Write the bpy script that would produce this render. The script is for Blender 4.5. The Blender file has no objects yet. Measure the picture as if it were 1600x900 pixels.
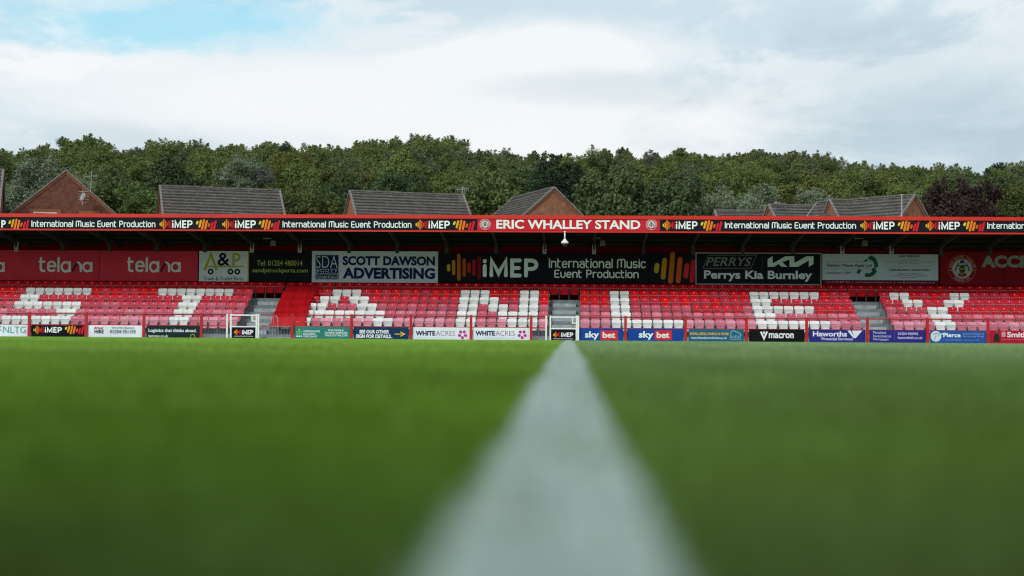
import bpy, math, random
import numpy as np
from math import sin, cos, pi, radians
from mathutils import Matrix, Vector
random.seed(7)
rng = np.random.default_rng(7)
SC = bpy.context.scene
COL = SC.collection

# ------------------------------------------------------------------ camera
EYE = 0.020
YAW, PITCH, ROLL = 2.306, 2.044, 0.41
FPX = 1600 * 50 / 36
cam_d = bpy.data.cameras.new('camera')
cam_d.lens = 50; cam_d.sensor_width = 36
cam_d.clip_start = 0.02; cam_d.clip_end = 6000
cam_d.dof.use_dof = True
cam_d.dof.focus_distance = 67.0
cam_d.dof.aperture_fstop = 1.5
cam = bpy.data.objects.new('camera', cam_d); COL.objects.link(cam)
RM = Matrix.Rotation(radians(YAW), 3, 'Z') @ Matrix.Rotation(radians(90 + PITCH), 3, 'X') @ Matrix.Rotation(radians(ROLL), 3, 'Z')
cam.matrix_world = Matrix.Translation((0, 0, EYE)) @ RM.to_4x4()
SC.camera = cam

# ------------------------------------------------------------------ world: sky with broken cloud
W = bpy.data.worlds.new('World'); SC.world = W; W.use_nodes = True
nt = W.node_tree; nt.nodes.clear()
def N(t, **k):
    n = nt.nodes.new(t)
    for a, b in k.items(): setattr(n, a, b)
    return n
def math_(op, a, b=None, c=None, clamp=False):
    n = N('ShaderNodeMath', operation=op); n.use_clamp = clamp
    for i, v in enumerate((a, b, c)):
        if v is None: continue
        if isinstance(v, (int, float)): n.inputs[i].default_value = v
        else: nt.links.new(v, n.inputs[i])
    return n.outputs[0]
def mixc(f, a, b):
    n = N('ShaderNodeMix', data_type='RGBA')
    for i, v in ((0, f), (6, a), (7, b)):
        if isinstance(v, (int, float)): n.inputs[i].default_value = v
        elif isinstance(v, tuple): n.inputs[i].default_value = (*v, 1)
        else: nt.links.new(v, n.inputs[i])
    return n.outputs[2]
SUN_EL, SUN_AZ = 30, 210          # sun high behind the camera's left shoulder, veiled by cloud
sky = N('ShaderNodeTexSky', sky_type='NISHITA', sun_disc=False)
sky.sun_elevation = radians(SUN_EL); sky.sun_rotation = radians(SUN_AZ)
tc = N('ShaderNodeTexCoord')
sep = N('ShaderNodeSeparateXYZ'); nt.links.new(tc.outputs['Generated'], sep.inputs[0])
ay = math_('ADD', math_('ABSOLUTE', sep.outputs[1]), 0.15)
u = math_('DIVIDE', sep.outputs[0], ay); v = math_('DIVIDE', sep.outputs[2], ay)
mp = N('ShaderNodeMapping'); mp.inputs['Scale'].default_value = (1.0, 1.0, 2.6); mp.inputs['Location'].default_value = (0.4, 0.1, 0.35)
nt.links.new(tc.outputs['Generated'], mp.inputs[0])
def noise(scale, detail, rough, dist=0.0):
    n = N('ShaderNodeTexNoise'); n.inputs['Scale'].default_value = scale; n.inputs['Detail'].default_value = detail
    n.inputs['Roughness'].default_value = rough; n.inputs['Distortion'].default_value = dist
    nt.links.new(mp.outputs[0], n.inputs['Vector']); return n.outputs[0]
n1 = noise(3.2, 8, 0.55, 0.35); n2 = noise(7.0, 8, 0.58, 0.4); n4 = noise(26.0, 6, 0.6, 0.3)
def blob(cu, cv, su, sv, edge=0.35):       # soft cloud mass or gap at a direction; returns 0..1
    w = math_('ADD', math_('MULTIPLY', math_('SUBTRACT', n2, 0.5), edge * 5.5), math_('MULTIPLY', math_('SUBTRACT', n4, 0.5), edge * 1.6))
    du = math_('DIVIDE', math_('SUBTRACT', u, cu), su); dv = math_('DIVIDE', math_('SUBTRACT', v, cv), sv)
    r = math_('SQRT', math_('ADD', math_('MULTIPLY', du, du), math_('MULTIPLY', dv, dv)))
    r = math_('ADD', r, w)
    n = N('ShaderNodeMapRange', interpolation_type='SMOOTHSTEP'); nt.links.new(r, n.inputs[0])
    n.inputs[1].default_value = 1.45; n.inputs[2].default_value = 0.35; n.inputs[3].default_value = 0; n.inputs[4].default_value = 1
    return n.outputs[0]
def smooth(x, a, b):
    n = N('ShaderNodeMapRange', interpolation_type='SMOOTHSTEP'); nt.links.new(x, n.inputs[0])
    n.inputs[1].default_value = a; n.inputs[2].default_value = b; return n.outputs[0]
blue = mixc(1.0, (0, 0, 0), sky.outputs[0])
bs = N('ShaderNodeVectorMath', operation='SCALE'); nt.links.new(sky.outputs[0], bs.inputs[0]); bs.inputs['Scale'].default_value = 1.0
skyc = N('ShaderNodeMix', data_type='RGBA', blend_type='MULTIPLY'); skyc.inputs[0].default_value = 1
nt.links.new(sky.outputs[0], skyc.inputs[6]); skyc.inputs[7].default_value = (0.8, 0.8, 0.8, 1)
K = 10.0                                    # cloud radiance is given for a Background strength of 0.1
grey = (0.46*K, 0.59*K, 0.67*K); white = (0.92*K, 0.95*K, 0.96*K); pale = (0.61*K, 0.745*K, 0.835*K)
base = mixc(math_('ADD', math_('MULTIPLY', smooth(n1, 0.42, 0.58), .45), math_('MULTIPLY', smooth(math_('ADD', n2, math_('MULTIPLY', n4, .25)), .56, .70), .55)), pale, white)
bank = math_('ADD', blob(-0.143, 0.146, 0.20, 0.034), blob(0.03, 0.124, 0.13, 0.028), clamp=True)
bank = math_('ADD', bank, blob(-0.01, 0.176, 0.075, 0.017), clamp=True)
bank = math_('ADD', bank, math_('MULTIPLY', blob(0.125, 0.150, 0.035, 0.010), .7), clamp=True)
dull = math_('ADD', math_('MULTIPLY', blob(0.240, 0.132, 0.130, 0.055), 0.85), math_('MULTIPLY', blob(0.05, 0.153, 0.08, 0.010), 0.35), clamp=True)
dull = math_('ADD', dull, math_('MULTIPLY', blob(-0.30, 0.115, 0.14, 0.016), 0.45), clamp=True)
c1 = mixc(math_('MULTIPLY', bank, 0.92), base, white)
c1 = mixc(dull, c1, mixc(smooth(n2, .35, .7), grey, (0.62*K, 0.73*K, 0.81*K)))
gap = math_('ADD', math_('ADD', blob(-0.235, 0.192, 0.105, 0.018, 0.46), math_('MULTIPLY', blob(-0.31, 0.205, 0.17, 0.030, .4), .22)), math_('MULTIPLY', smooth(math_('ADD', n1, math_('MULTIPLY', v, 0.04)), 0.68, 0.76), 0.5), clamp=True)
bluec = N('ShaderNodeMix', data_type='RGBA', blend_type='ADD'); bluec.inputs[0].default_value = 1
nt.links.new(skyc.outputs[2], bluec.inputs[6]); bluec.inputs[7].default_value = (0.08*K, 0.42*K, 0.50*K, 1)
c2 = mixc(math_('MULTIPLY', gap, 0.72), c1, bluec.outputs[2])
bg = N('ShaderNodeBackground'); nt.links.new(c2, bg.inputs[0]); bg.inputs[1].default_value = 0.1
wo = N('ShaderNodeOutputWorld'); nt.links.new(bg.outputs[0], wo.inputs[0])

# ------------------------------------------------------------------ sun (veiled)
sl = bpy.data.lights.new('sun', 'SUN'); sl.energy = 1.6; sl.angle = radians(11); sl.color = (1.0, 0.96, 0.9)
so = bpy.data.objects.new('sun', sl); COL.objects.link(so)
az = radians(SUN_AZ); el = radians(SUN_EL)
sd = Vector((sin(az)*cos(el), cos(az)*cos(el), sin(el)))     # towards the sun
so.rotation_euler = sd.to_track_quat('Z', 'Y').to_euler(); so.location = (0, -20, 60)

SC.view_settings.view_transform = 'Standard'; SC.view_settings.look = 'None'
SC.view_settings.exposure = 0.0; SC.view_settings.gamma = 1.0
SC.cycles.filter_width = 1.15
SC.cycles.max_bounces = 7; SC.cycles.diffuse_bounces = 4; SC.cycles.glossy_bounces = 2
SC.cycles.transmission_bounces = 3; SC.cycles.transparent_max_bounces = 4
try: SC.cycles.use_denoising = True
except Exception: pass

# ------------------------------------------------------------------ helpers
def P(px, py, Y):
    """the real place, on the upright plane Y metres off, of a point measured in the photograph"""
    r = RM @ Vector(((px - 800) / FPX, -(py - 450) / FPX, -1))
    t = Y / r.y
    return r.x * t, EYE + r.z * t

def lin(c):
    return tuple((x/255/12.92 if x/255 <= 0.04045 else ((x/255+0.055)/1.055)**2.4) for x in c)

MATS = {}
def mat(name, color, rough=0.6, var=0.12, scale=3.0, bump=0.0, bscale=40.0, spec=0.4, metal=0.0, objcol=False, attr=None, island=0.0, dirt=None, dirt_amt=0.0):
    if name in MATS: return MATS[name]
    m = bpy.data.materials.new(name); m.use_nodes = True
    t = m.node_tree; b = t.nodes['Principled BSDF']
    b.inputs['Roughness'].default_value = rough; b.inputs['Metallic'].default_value = metal
    b.inputs['Specular IOR Level'].default_value = spec
    if objcol:
        o = t.nodes.new('ShaderNodeObjectInfo'); src = o.outputs['Color']
    elif attr:
        o = t.nodes.new('ShaderNodeAttribute'); o.attribute_name = attr; src = o.outputs['Color']
    else:
        o = t.nodes.new('ShaderNodeRGB'); o.outputs[0].default_value = (*color, 1); src = o.outputs[0]
    g = t.nodes.new('ShaderNodeNewGeometry')
    n = t.nodes.new('ShaderNodeTexNoise'); n.inputs['Scale'].default_value = scale; n.inputs['Detail'].default_value = 5
    n.inputs['Roughness'].default_value = 0.6
    t.links.new(g.outputs['Position'], n.inputs['Vector'])
    mr = t.nodes.new('ShaderNodeMapRange'); t.links.new(n.outputs[0], mr.inputs[0])
    mr.inputs[1].default_value = 0.3; mr.inputs[2].default_value = 0.7
    mr.inputs[3].default_value = 1 - var; mr.inputs[4].default_value = 1 + var
    h = t.nodes.new('ShaderNodeHueSaturation'); t.links.new(src, h.inputs['Color'])
    val = mr.outputs[0]
    if island:
        r2 = t.nodes.new('ShaderNodeMapRange'); t.links.new(g.outputs['Random Per Island'], r2.inputs[0])
        r2.inputs[3].default_value = 1 - island; r2.inputs[4].default_value = 1 + island
        mm = t.nodes.new('ShaderNodeMath'); mm.operation = 'MULTIPLY'
        t.links.new(val, mm.inputs[0]); t.links.new(r2.outputs[0], mm.inputs[1]); val = mm.outputs[0]
    t.links.new(val, h.inputs['Value'])
    out = h.outputs[0]
    if dirt:
        n3 = t.nodes.new('ShaderNodeTexNoise'); n3.inputs['Scale'].default_value = scale*2.7; n3.inputs['Detail'].default_value = 8; n3.inputs['Roughness'].default_value = 0.7
        t.links.new(g.outputs['Position'], n3.inputs['Vector'])
        m3 = t.nodes.new('ShaderNodeMapRange'); t.links.new(n3.outputs[0], m3.inputs[0]); m3.inputs[1].default_value = 0.5; m3.inputs[2].default_value = 0.72; m3.inputs[4].default_value = dirt_amt
        mx = t.nodes.new('ShaderNodeMix'); mx.data_type = 'RGBA'; t.links.new(m3.outputs[0], mx.inputs[0]); t.links.new(out, mx.inputs[6]); mx.inputs[7].default_value = (*dirt, 1); out = mx.outputs[2]
    t.links.new(out, b.inputs['Base Color'])
    if bump:
        n2 = t.nodes.new('ShaderNodeTexNoise'); n2.inputs['Scale'].default_value = bscale; n2.inputs['Detail'].default_value = 4
        t.links.new(g.outputs['Position'], n2.inputs['Vector'])
        bp = t.nodes.new('ShaderNodeBump'); bp.inputs['Strength'].default_value = bump; bp.inputs['Distance'].default_value = 0.02
        t.links.new(n2.outputs[0], bp.inputs['Height']); t.links.new(bp.outputs[0], b.inputs['Normal'])
    MATS[name] = m
    return m

def flat(rgb):                 # print colour from its sRGB value
    nm = 'print_%02x%02x%02x' % tuple(int(x) for x in rgb)
    return mat(nm, lin(rgb), 0.6, 0.09, 1.3, spec=0.10)

class MB:
    def __init__(s): s.v = []; s.f = []; s.mi = []
    def add(s, vs, fs, m=0):
        o = len(s.v); s.v += [tuple(q) for q in vs]; s.f += [tuple(i + o for i in f) for f in fs]; s.mi += [m]*len(fs); return s
    def box(s, x0, x1, y0, y1, z0, z1, m=0):
        return s.add([(x0,y0,z0),(x1,y0,z0),(x1,y1,z0),(x0,y1,z0),(x0,y0,z1),(x1,y0,z1),(x1,y1,z1),(x0,y1,z1)],
                     [(0,3,2,1),(4,5,6,7),(0,1,5,4),(1,2,6,5),(2,3,7,6),(3,0,4,7)], m)
    def prism(s, poly, y0, y1, m=0):          # outline in x,z (counter-clockwise seen from -Y)
        n = len(poly)
        vs = [(x, y0, z) for x, z in poly] + [(x, y1, z) for x, z in poly]
        fs = [tuple(range(n)), tuple(range(2*n-1, n-1, -1))] + [(i, i+n, (i+1) % n + n, (i+1) % n) for i in range(n)]
        return s.add(vs, fs, m)
    def yz_prism(s, poly, x0, x1, m=0):       # outline in y,z
        n = len(poly)
        vs = [(x0, y, z) for y, z in poly] + [(x1, y, z) for y, z in poly]
        fs = [tuple(range(n-1, -1, -1)), tuple(range(n, 2*n))] + [(i, (i+1) % n, (i+1) % n + n, i+n) for i in range(n)]
        return s.add(vs, fs, m)
    def tube(s, pts, r, n=8, m=0, r1=None):
        pts = [Vector(p) for p in pts]; vs = []; fs = []
        for i, p in enumerate(pts):
            d = (pts[min(i+1, len(pts)-1)] - pts[max(i-1, 0)]).normalized()
            a = d.cross(Vector((0, 0, 1)) if abs(d.z) < 0.9 else Vector((0, 1, 0))).normalized(); b = d.cross(a)
            rr = r if r1 is None else r + (r1 - r) * i / (len(pts)-1)
            for k in range(n):
                t = 2*pi*k/n; vs.append(tuple(p + a*cos(t)*rr + b*sin(t)*rr))
        for i in range(len(pts)-1):
            for k in range(n):
                fs.append((i*n+k, i*n+(k+1) % n, (i+1)*n+(k+1) % n, (i+1)*n+k))
        fs += [tuple(range(n-1, -1, -1)), tuple(range((len(pts)-1)*n, len(pts)*n))]
        return s.add(vs, fs, m)
    def lathe(s, prof, c, n=20, m=0):         # profile (r,z) about a vertical axis at c
        vs = [(c[0]+r*cos(2*pi*k/n), c[1]+r*sin(2*pi*k/n), c[2]+z) for r, z in prof for k in range(n)]
        fs = [(i*n+k, i*n+(k+1) % n, (i+1)*n+(k+1) % n, (i+1)*n+k) for i in range(len(prof)-1) for k in range(n)]
        fs += [tuple(range(n-1, -1, -1)), tuple(range((len(prof)-1)*n, len(prof)*n))]
        return s.add(vs, fs, m)
    def mesh(s, name, mats):
        me = bpy.data.meshes.new(name); me.from_pydata(s.v, [], s.f)
        for m in (mats if isinstance(mats, (list, tuple)) else [mats]): me.materials.append(m)
        me.polygons.foreach_set('material_index', s.mi); me.update(); return me
    def build(s, name, mats, parent=None, smooth=False):
        me = s.mesh(name, mats)
        if smooth:
            for p in me.polygons: p.use_smooth = True
        return link(name, me, parent)

def link(name, me, parent=None):
    o = bpy.data.objects.new(name, me); COL.objects.link(o)
    if parent is not None:
        o.parent = parent
        o.matrix_parent_inverse = INV.get(parent.name, Matrix())
    return o
INV = {}
def tag(o, label=None, cat=None, group=None, kind=None):
    if label: o['label'] = label
    if cat: o['category'] = cat
    if group: o['group'] = group
    if kind: o['kind'] = kind
    return o
def thing(name, label, cat, loc, group=None, rz=0.0, local=False):
    o = bpy.data.objects.new(name, None); COL.objects.link(o); o.location = loc; o.rotation_euler = (0, 0, rz)
    o.empty_display_size = 0.3
    if not local: INV[o.name] = (Matrix.Translation(loc) @ Matrix.Rotation(rz, 4, 'Z')).inverted()
    return tag(o, label, cat, group)
def sub(parent, name, me_obj):                # parent under a part that sits at its own parent's frame
    me_obj.parent = parent; return me_obj
ORD = ['first','second','third','fourth','fifth','sixth','seventh','eighth','ninth','tenth','eleventh','twelfth','thirteenth','fourteenth','fifteenth',
       'sixteenth','seventeenth','eighteenth','nineteenth','twentieth','twenty-first','twenty-second','twenty-third','twenty-fourth','twenty-fifth','twenty-sixth','twenty-seventh','twenty-eighth','twenty-ninth','thirtieth']

# ------------------------------------------------------------------ lettering
FC = {}
def font_pts(s, bold):
    k = (s, bold)
    if k not in FC:
        c = bpy.data.curves.new('lettering', 'FONT'); c.body = s; c.size = 1; c.offset = bold; c.resolution_u = 3; c.fill_mode = 'FRONT'
        o = bpy.data.objects.new('lettering', c)
        me = bpy.data.meshes.new_from_object(o)
        v = np.array([(q.co.x, q.co.y) for q in me.vertices]) if len(me.vertices) else np.zeros((0, 2))
        f = [tuple(p.vertices) for p in me.polygons]
        bpy.data.objects.remove(o); bpy.data.curves.remove(c); bpy.data.meshes.remove(me)
        FC[k] = (v, f)
    return FC[k]
def text(par, s, box, Y, rgb, bold=0.0, shear=0.0, name='lettering'):
    """box = x0,y0,x1,y1 in photograph pixels round the ink"""
    v, f = font_pts(s, bold); v = v.copy()
    v[:, 0] += shear * v[:, 1]
    lo, hi = v.min(0), v.max(0)
    x0, y0, x1, y1 = box
    X0, _ = P(x0, (y0+y1)/2, Y); X1, _ = P(x1, (y0+y1)/2, Y)
    _, Z1 = P((x0+x1)/2, y0, Y); _, Z0 = P((x0+x1)/2, y1, Y)
    w = v - lo; w[:, 0] *= (X1-X0)/(hi[0]-lo[0]); w[:, 1] *= (Z1-Z0)/(hi[1]-lo[1])
    me = bpy.data.meshes.new(name); me.from_pydata([(X0+a, Y, Z0+b) for a, b in w], [], f); me.materials.append(flat(rgb))
    return link(name, me, par)
def arc(cx, cy, rx, ry, a0, a1, n=9):
    return [(cx + rx*cos(radians(a0+(a1-a0)*i/n)), cy + ry*sin(radians(a0+(a1-a0)*i/n))) for i in range(n+1)]
X_ = 0.72
GL = {
 'I': (0.0, [[(0,0),(0,1)]]), 'l': (0.0, [[(0,0),(0,1)]]), 'i': (0.0, [[(0,0),(0,X_)], [(0,.93),(0,.97)]]),
 'n': (.42, [[(0,0),(0,X_)], arc(.21,.48,.21,.24,180,0)+[(.42,0)]]),
 'u': (.42, [[(0,X_)]+arc(.21,.22,.21,.22,180,360)+[(.42,X_)], [(.42,0),(.42,.3)]]),
 'v': (.42, [[(0,X_)]+arc(.21,.22,.21,.22,180,360)+[(.42,X_)]]),
 't': (.26, [[(0,1)]+[(0,.2)]+arc(.18,.18,.18,.18,180,280,5), [(-.06,X_),(.22,X_)]]),
 'e': (.42, [[(0,.38),(.42,.38)]+arc(.21,.48,.21,.24,0,180)+[(0,.22)]+arc(.21,.22,.21,.22,180,320,6)]),
 'r': (.26, [[(0,0),(0,X_)], arc(.2,.48,.2,.24,180,70,6)]),
 'a': (.42, [arc(.21,.5,.21,.22,150,0,6)+[(.42,0)], [(.42,.42)]+arc(.19,.21,.19,.21,90,270,6)+[(.42,0)]]),
 'o': (.42, [arc(.21,.48,.21,.24,0,180)+arc(.21,.24,.21,.24,180,360)+[(.42,.48)]]),
 's': (.36, [arc(.18,.54,.17,.18,40,180,5)+arc(.17,.36,.17,.02,180,270,2)+arc(.18,.18,.18,.18,80,-150,7)]),
 'c': (.38, [arc(.21,.5,.21,.22,30,180,6)+arc(.21,.22,.21,.22,180,330,6)]),
 'd': (.42, [[(.42,0),(.42,1)], arc(.21,.48,.21,.24,0,180)+arc(.21,.24,.21,.24,180,360)]),
 'M': (.72, [[(0,0),(0,.78)]+arc(.18,.78,.18,.22,180,0,6)+[(.36,.1)], arc(.54,.78,.18,.22,180,0,6)+[(.72,0)]]),
 'E': (.42, [[(.42,1),(.12,1)]+arc(.12,.86,.12,.14,90,180,3)+[(0,.14)]+arc(.12,.14,.12,.14,180,270,3)+[(.42,0)], [(0,.5),(.36,.5)]]),
 'q': (.5, [arc(.25,.33,.25,.36,0,360,16), [(.5,.0),(.5,.7)]]),
 'P': (.46, [[(0,0),(0,1),(.22,1)]+arc(.22,.73,.24,.27,90,-90)+[(0,.46)]]),
}
def stroke_mesh(mb, line, w, y, m=0, cap=5):
    p = [Vector(q) for q in line]
    q = [p[0]]
    for a in p[1:]:
        if (a-q[-1]).length > 1e-6: q.append(a)
    p = q; n = len(p); L = []; Rr = []
    for i in range(n):
        d0 = (p[i]-p[i-1]).normalized() if i else None
        d1 = (p[i+1]-p[i]).normalized() if i < n-1 else None
        d = d1 if d0 is None else d0 if d1 is None else (d0+d1).normalized() if (d0+d1).length > 1e-3 else d1
        k = 1.0 if d0 is None or d1 is None else min(1/max(0.35, d.dot(d1)), 2.2)
        nn = Vector((-d.y, d.x)) * (w/2*k); L.append(p[i]+nn); Rr.append(p[i]-nn)
    vs = [(a.x, y-.004*i/n, a.y) for i, a in enumerate(L)] + [(a.x, y-.004*i/n, a.y) for i, a in enumerate(Rr)]
    fs = [(i, n+i, n+i+1, i+1) for i in range(n-1)]
    mb.add(vs, fs, m)
    if cap:
        for e, o in ((0, 1), (n-1, n-2)):
            d = (p[e]-p[o]).normalized(); a0 = math.atan2(d.y, d.x)
            ye = y-.004*e/n; ring = [(p[e].x + w/2*cos(a0+pi/2-pi*k/cap), ye, p[e].y + w/2*sin(a0+pi/2-pi*k/cap)) for k in range(cap+1)]
            mb.add([(p[e].x, ye, p[e].y)] + ring, [(0, k+2, k+1) for k in range(cap)], m)
def rtext(par, s, box, Y, rgb, w=0.12, gap=0.2, space=0.34):
    """single-stroke rounded lettering; box in photograph pixels"""
    x = 0; lines = []
    for ch in s:
        if ch == ' ': x += space; continue
        gw, ls = GL[ch]
        for l in ls: lines.append([(x+a, b) for a, b in l])
        x += gw + gap
    x -= gap
    x0, y0, x1, y1 = box; ym = (y0+y1)/2
    X0, _ = P(x0, ym, Y); X1, _ = P(x1, ym, Y); _, Z1 = P((x0+x1)/2, y0, Y); _, Z0 = P((x0+x1)/2, y1, Y)
    h = Z1-Z0; sw = w*h; sx = (X1-X0-sw)/x; sz = (h-sw)
    mb = MB()
    for i, l in enumerate(lines):
        stroke_mesh(mb, [(X0+sw/2+a*sx, Z0+sw/2+b*sz) for a, b in l], sw, Y - 0.005*(i % 3), cap=5 if h > .25 else 3)
    return mb.build('lettering', flat(rgb), par)
YEL, AMB, ORG, DOR, RD1, RD2, CRM = (222,196,60), (226,160,48), (228,124,34), (214,92,38), (206,58,44), (205,35,50), (160,22,44)
def bars(par, cols, Y, cx_list, spans, w, lean=0.0, name='sound_bar_logo'):
    """rounded bars: centre px, (top px, bottom px), width px; all measured in the photograph"""
    mb = MB(); ms = []
    for i, (c, x, (t, b)) in enumerate(zip(cols, cx_list, spans)):
        X0, Z1 = P(x + lean*(b-t)/2, t, Y); X1, Z0 = P(x - lean*(b-t)/2, b, Y)
        ww = w/FPX*Y
        ms.append(flat(c)); stroke_mesh(mb, [(X1, Z0+ww/2), (X0, Z1-ww/2)], ww, Y - 0.005*(i % 3), i, cap=4)
    return mb.build(name, ms, par)
def imep_bars(par, Y, x0, x1, yc, h):         # the small symmetrical cluster
    n = 7; ws = (x1-x0)/n; xs = [x0+ws*(i+.5) for i in range(n)]
    hs = [.3,.55,1,.75,.4,.65,.85]
    return bars(par, [YEL, AMB, ORG, DOR, RD1, RD2, CRM], Y, xs, [(yc-h/2*k, yc+h/2*k) for k in hs], ws*.72)
def slant_bars(par, Y, x0, x1, yt, yb):
    n = 7; ws = (x1-x0)/n; xs = [x0+ws*(i+.5) for i in range(n)]; H = yb-yt
    sp = [(.15,.5),(.05,.8),(0,1),(.1,.95),(.35,.75),(.25,1),(.1,1)]
    return bars(par, [YEL, AMB, ORG, ORG, DOR, RD2, RD2], Y, xs, [(yt+a*H, yt+b*H) for a, b in sp], ws*.72, lean=0.18)
def imep_word(par, Y, box, rgb=(235,240,240), w=0.22):
    x0, y0, x1, y1 = box; ym = (y0+y1)/2
    X0, _ = P(x0, ym, Y); X1, _ = P(x1, ym, Y); _, Z1 = P((x0+x1)/2, y0, Y); _, Z0 = P((x0+x1)/2, y1, Y)
    h = Z1-Z0; sw = w*h; W_ = X1-X0
    L = [[(0,0),(0,.62)], [(0,.93),(0,.96)], [(.13,0),(.13,1),(.27,.12),(.41,1),(.41,0)],
         [(.68,1),(.53,1),(.53,0),(.68,0)], [(.53,.5),(.66,.5)], [(.80,0),(.80,1),(.91,1)]+arc(.91,.72,.09,.28,80,-80,7)+[(.80,.44)]]
    mb = MB()
    for i, l in enumerate(L):
        stroke_mesh(mb, [(X0+sw/2+a*(W_-sw), Z0+sw/2+b*(h-sw)) for a, b in l], sw*(0.92), Y-0.005*(i % 3), cap=5)
    return mb.build('lettering', flat(rgb), par)
def shape(par, pts, Y, rgb, name='logo'):     # filled outline, in photograph pixels
    w = [P(a, b, Y) for a, b in pts]
    ar = sum(w[i][0]*w[(i+1) % len(w)][1]-w[(i+1) % len(w)][0]*w[i][1] for i in range(len(w)))
    if ar < 0: w = w[::-1]
    me = bpy.data.meshes.new(name)
    me.from_pydata([(a, Y, b) for a, b in w], [], [tuple(range(len(w)))]); me.materials.append(flat(rgb))
    return link(name, me, par)
def strokes(par, lines, wpx, Y, rgb, name='logo', cap=5):
    mb = MB()
    for i, l in enumerate(lines): stroke_mesh(mb, [P(a, b, Y) for a, b in l], wpx/FPX*Y, Y-0.005*(i % 3), cap=cap)
    return mb.build(name, flat(rgb), par)
def disc(par, cx, cy, r, Y, rgb, r_in=0.0, name='emblem_disc', n=40):
    C0 = P(cx, cy, Y); R0 = r/FPX*Y; R1 = r_in/FPX*Y
    mb = MB(); o = [(C0[0]+R0*cos(2*pi*k/n), Y, C0[1]+R0*sin(2*pi*k/n)) for k in range(n)]
    if r_in == 0: mb.add(o, [tuple(range(n))])
    else:
        i = [(C0[0]+R1*cos(2*pi*k/n), Y, C0[1]+R1*sin(2*pi*k/n)) for k in range(n)]
        mb.add(o+i, [(k, (k+1) % n, (k+1) % n+n, k+n) for k in range(n)])
    return mb.build(name, flat(rgb), par)
def arc_text(par, s, cx, cy, r, a0, a1, h, Y, rgb, bold=0.03, inward=False):
    """letters set round a circle; r and h in photograph pixels, angles clockwise from twelve"""
    C0 = P(cx, cy, Y); k_ = Y/FPX; mb = MB(); n = len(s)
    for i, ch in enumerate(s):
        if ch == ' ': continue
        a = radians(a0+(a1-a0)*i/(n-1))
        v, f = font_pts(ch, bold); c = (v.min(0)+v.max(0))/2; w = (v-[c[0], 0.35])*(h*k_/0.72)
        rot = -a if not inward else -a+pi
        px_, pz = C0[0]+sin(a)*r*k_, C0[1]+cos(a)*r*k_
        mb.add([(px_+p[0]*cos(rot)-p[1]*sin(rot), Y, pz+p[0]*sin(rot)+p[1]*cos(rot)) for p in w], f)
    return mb.build('lettering', flat(rgb), par)

# ------------------------------------------------------------------ terrain profile
def sm(t, a, b):
    t = np.clip((np.asarray(t, float)-a)/(b-a), 0, 1); return t*t*(3-2*t)
def turf(Y):                    # level of the blade tips along the halfway line: crowned pitch
    Y = np.asarray(Y, float)
    near = np.where(Y > 0, -0.083*np.exp(-np.maximum(Y, 0)/6.5), -0.083-0.010*np.minimum(-Y, 8))
    return near - 0.10*sm(Y, 28, 61)
def root(Y):                    # how far the soil lies under the blade tips
    return 0.022-0.006*sm(Y, 6, 14)-0.014*sm(Y, 24, 34)

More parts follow.
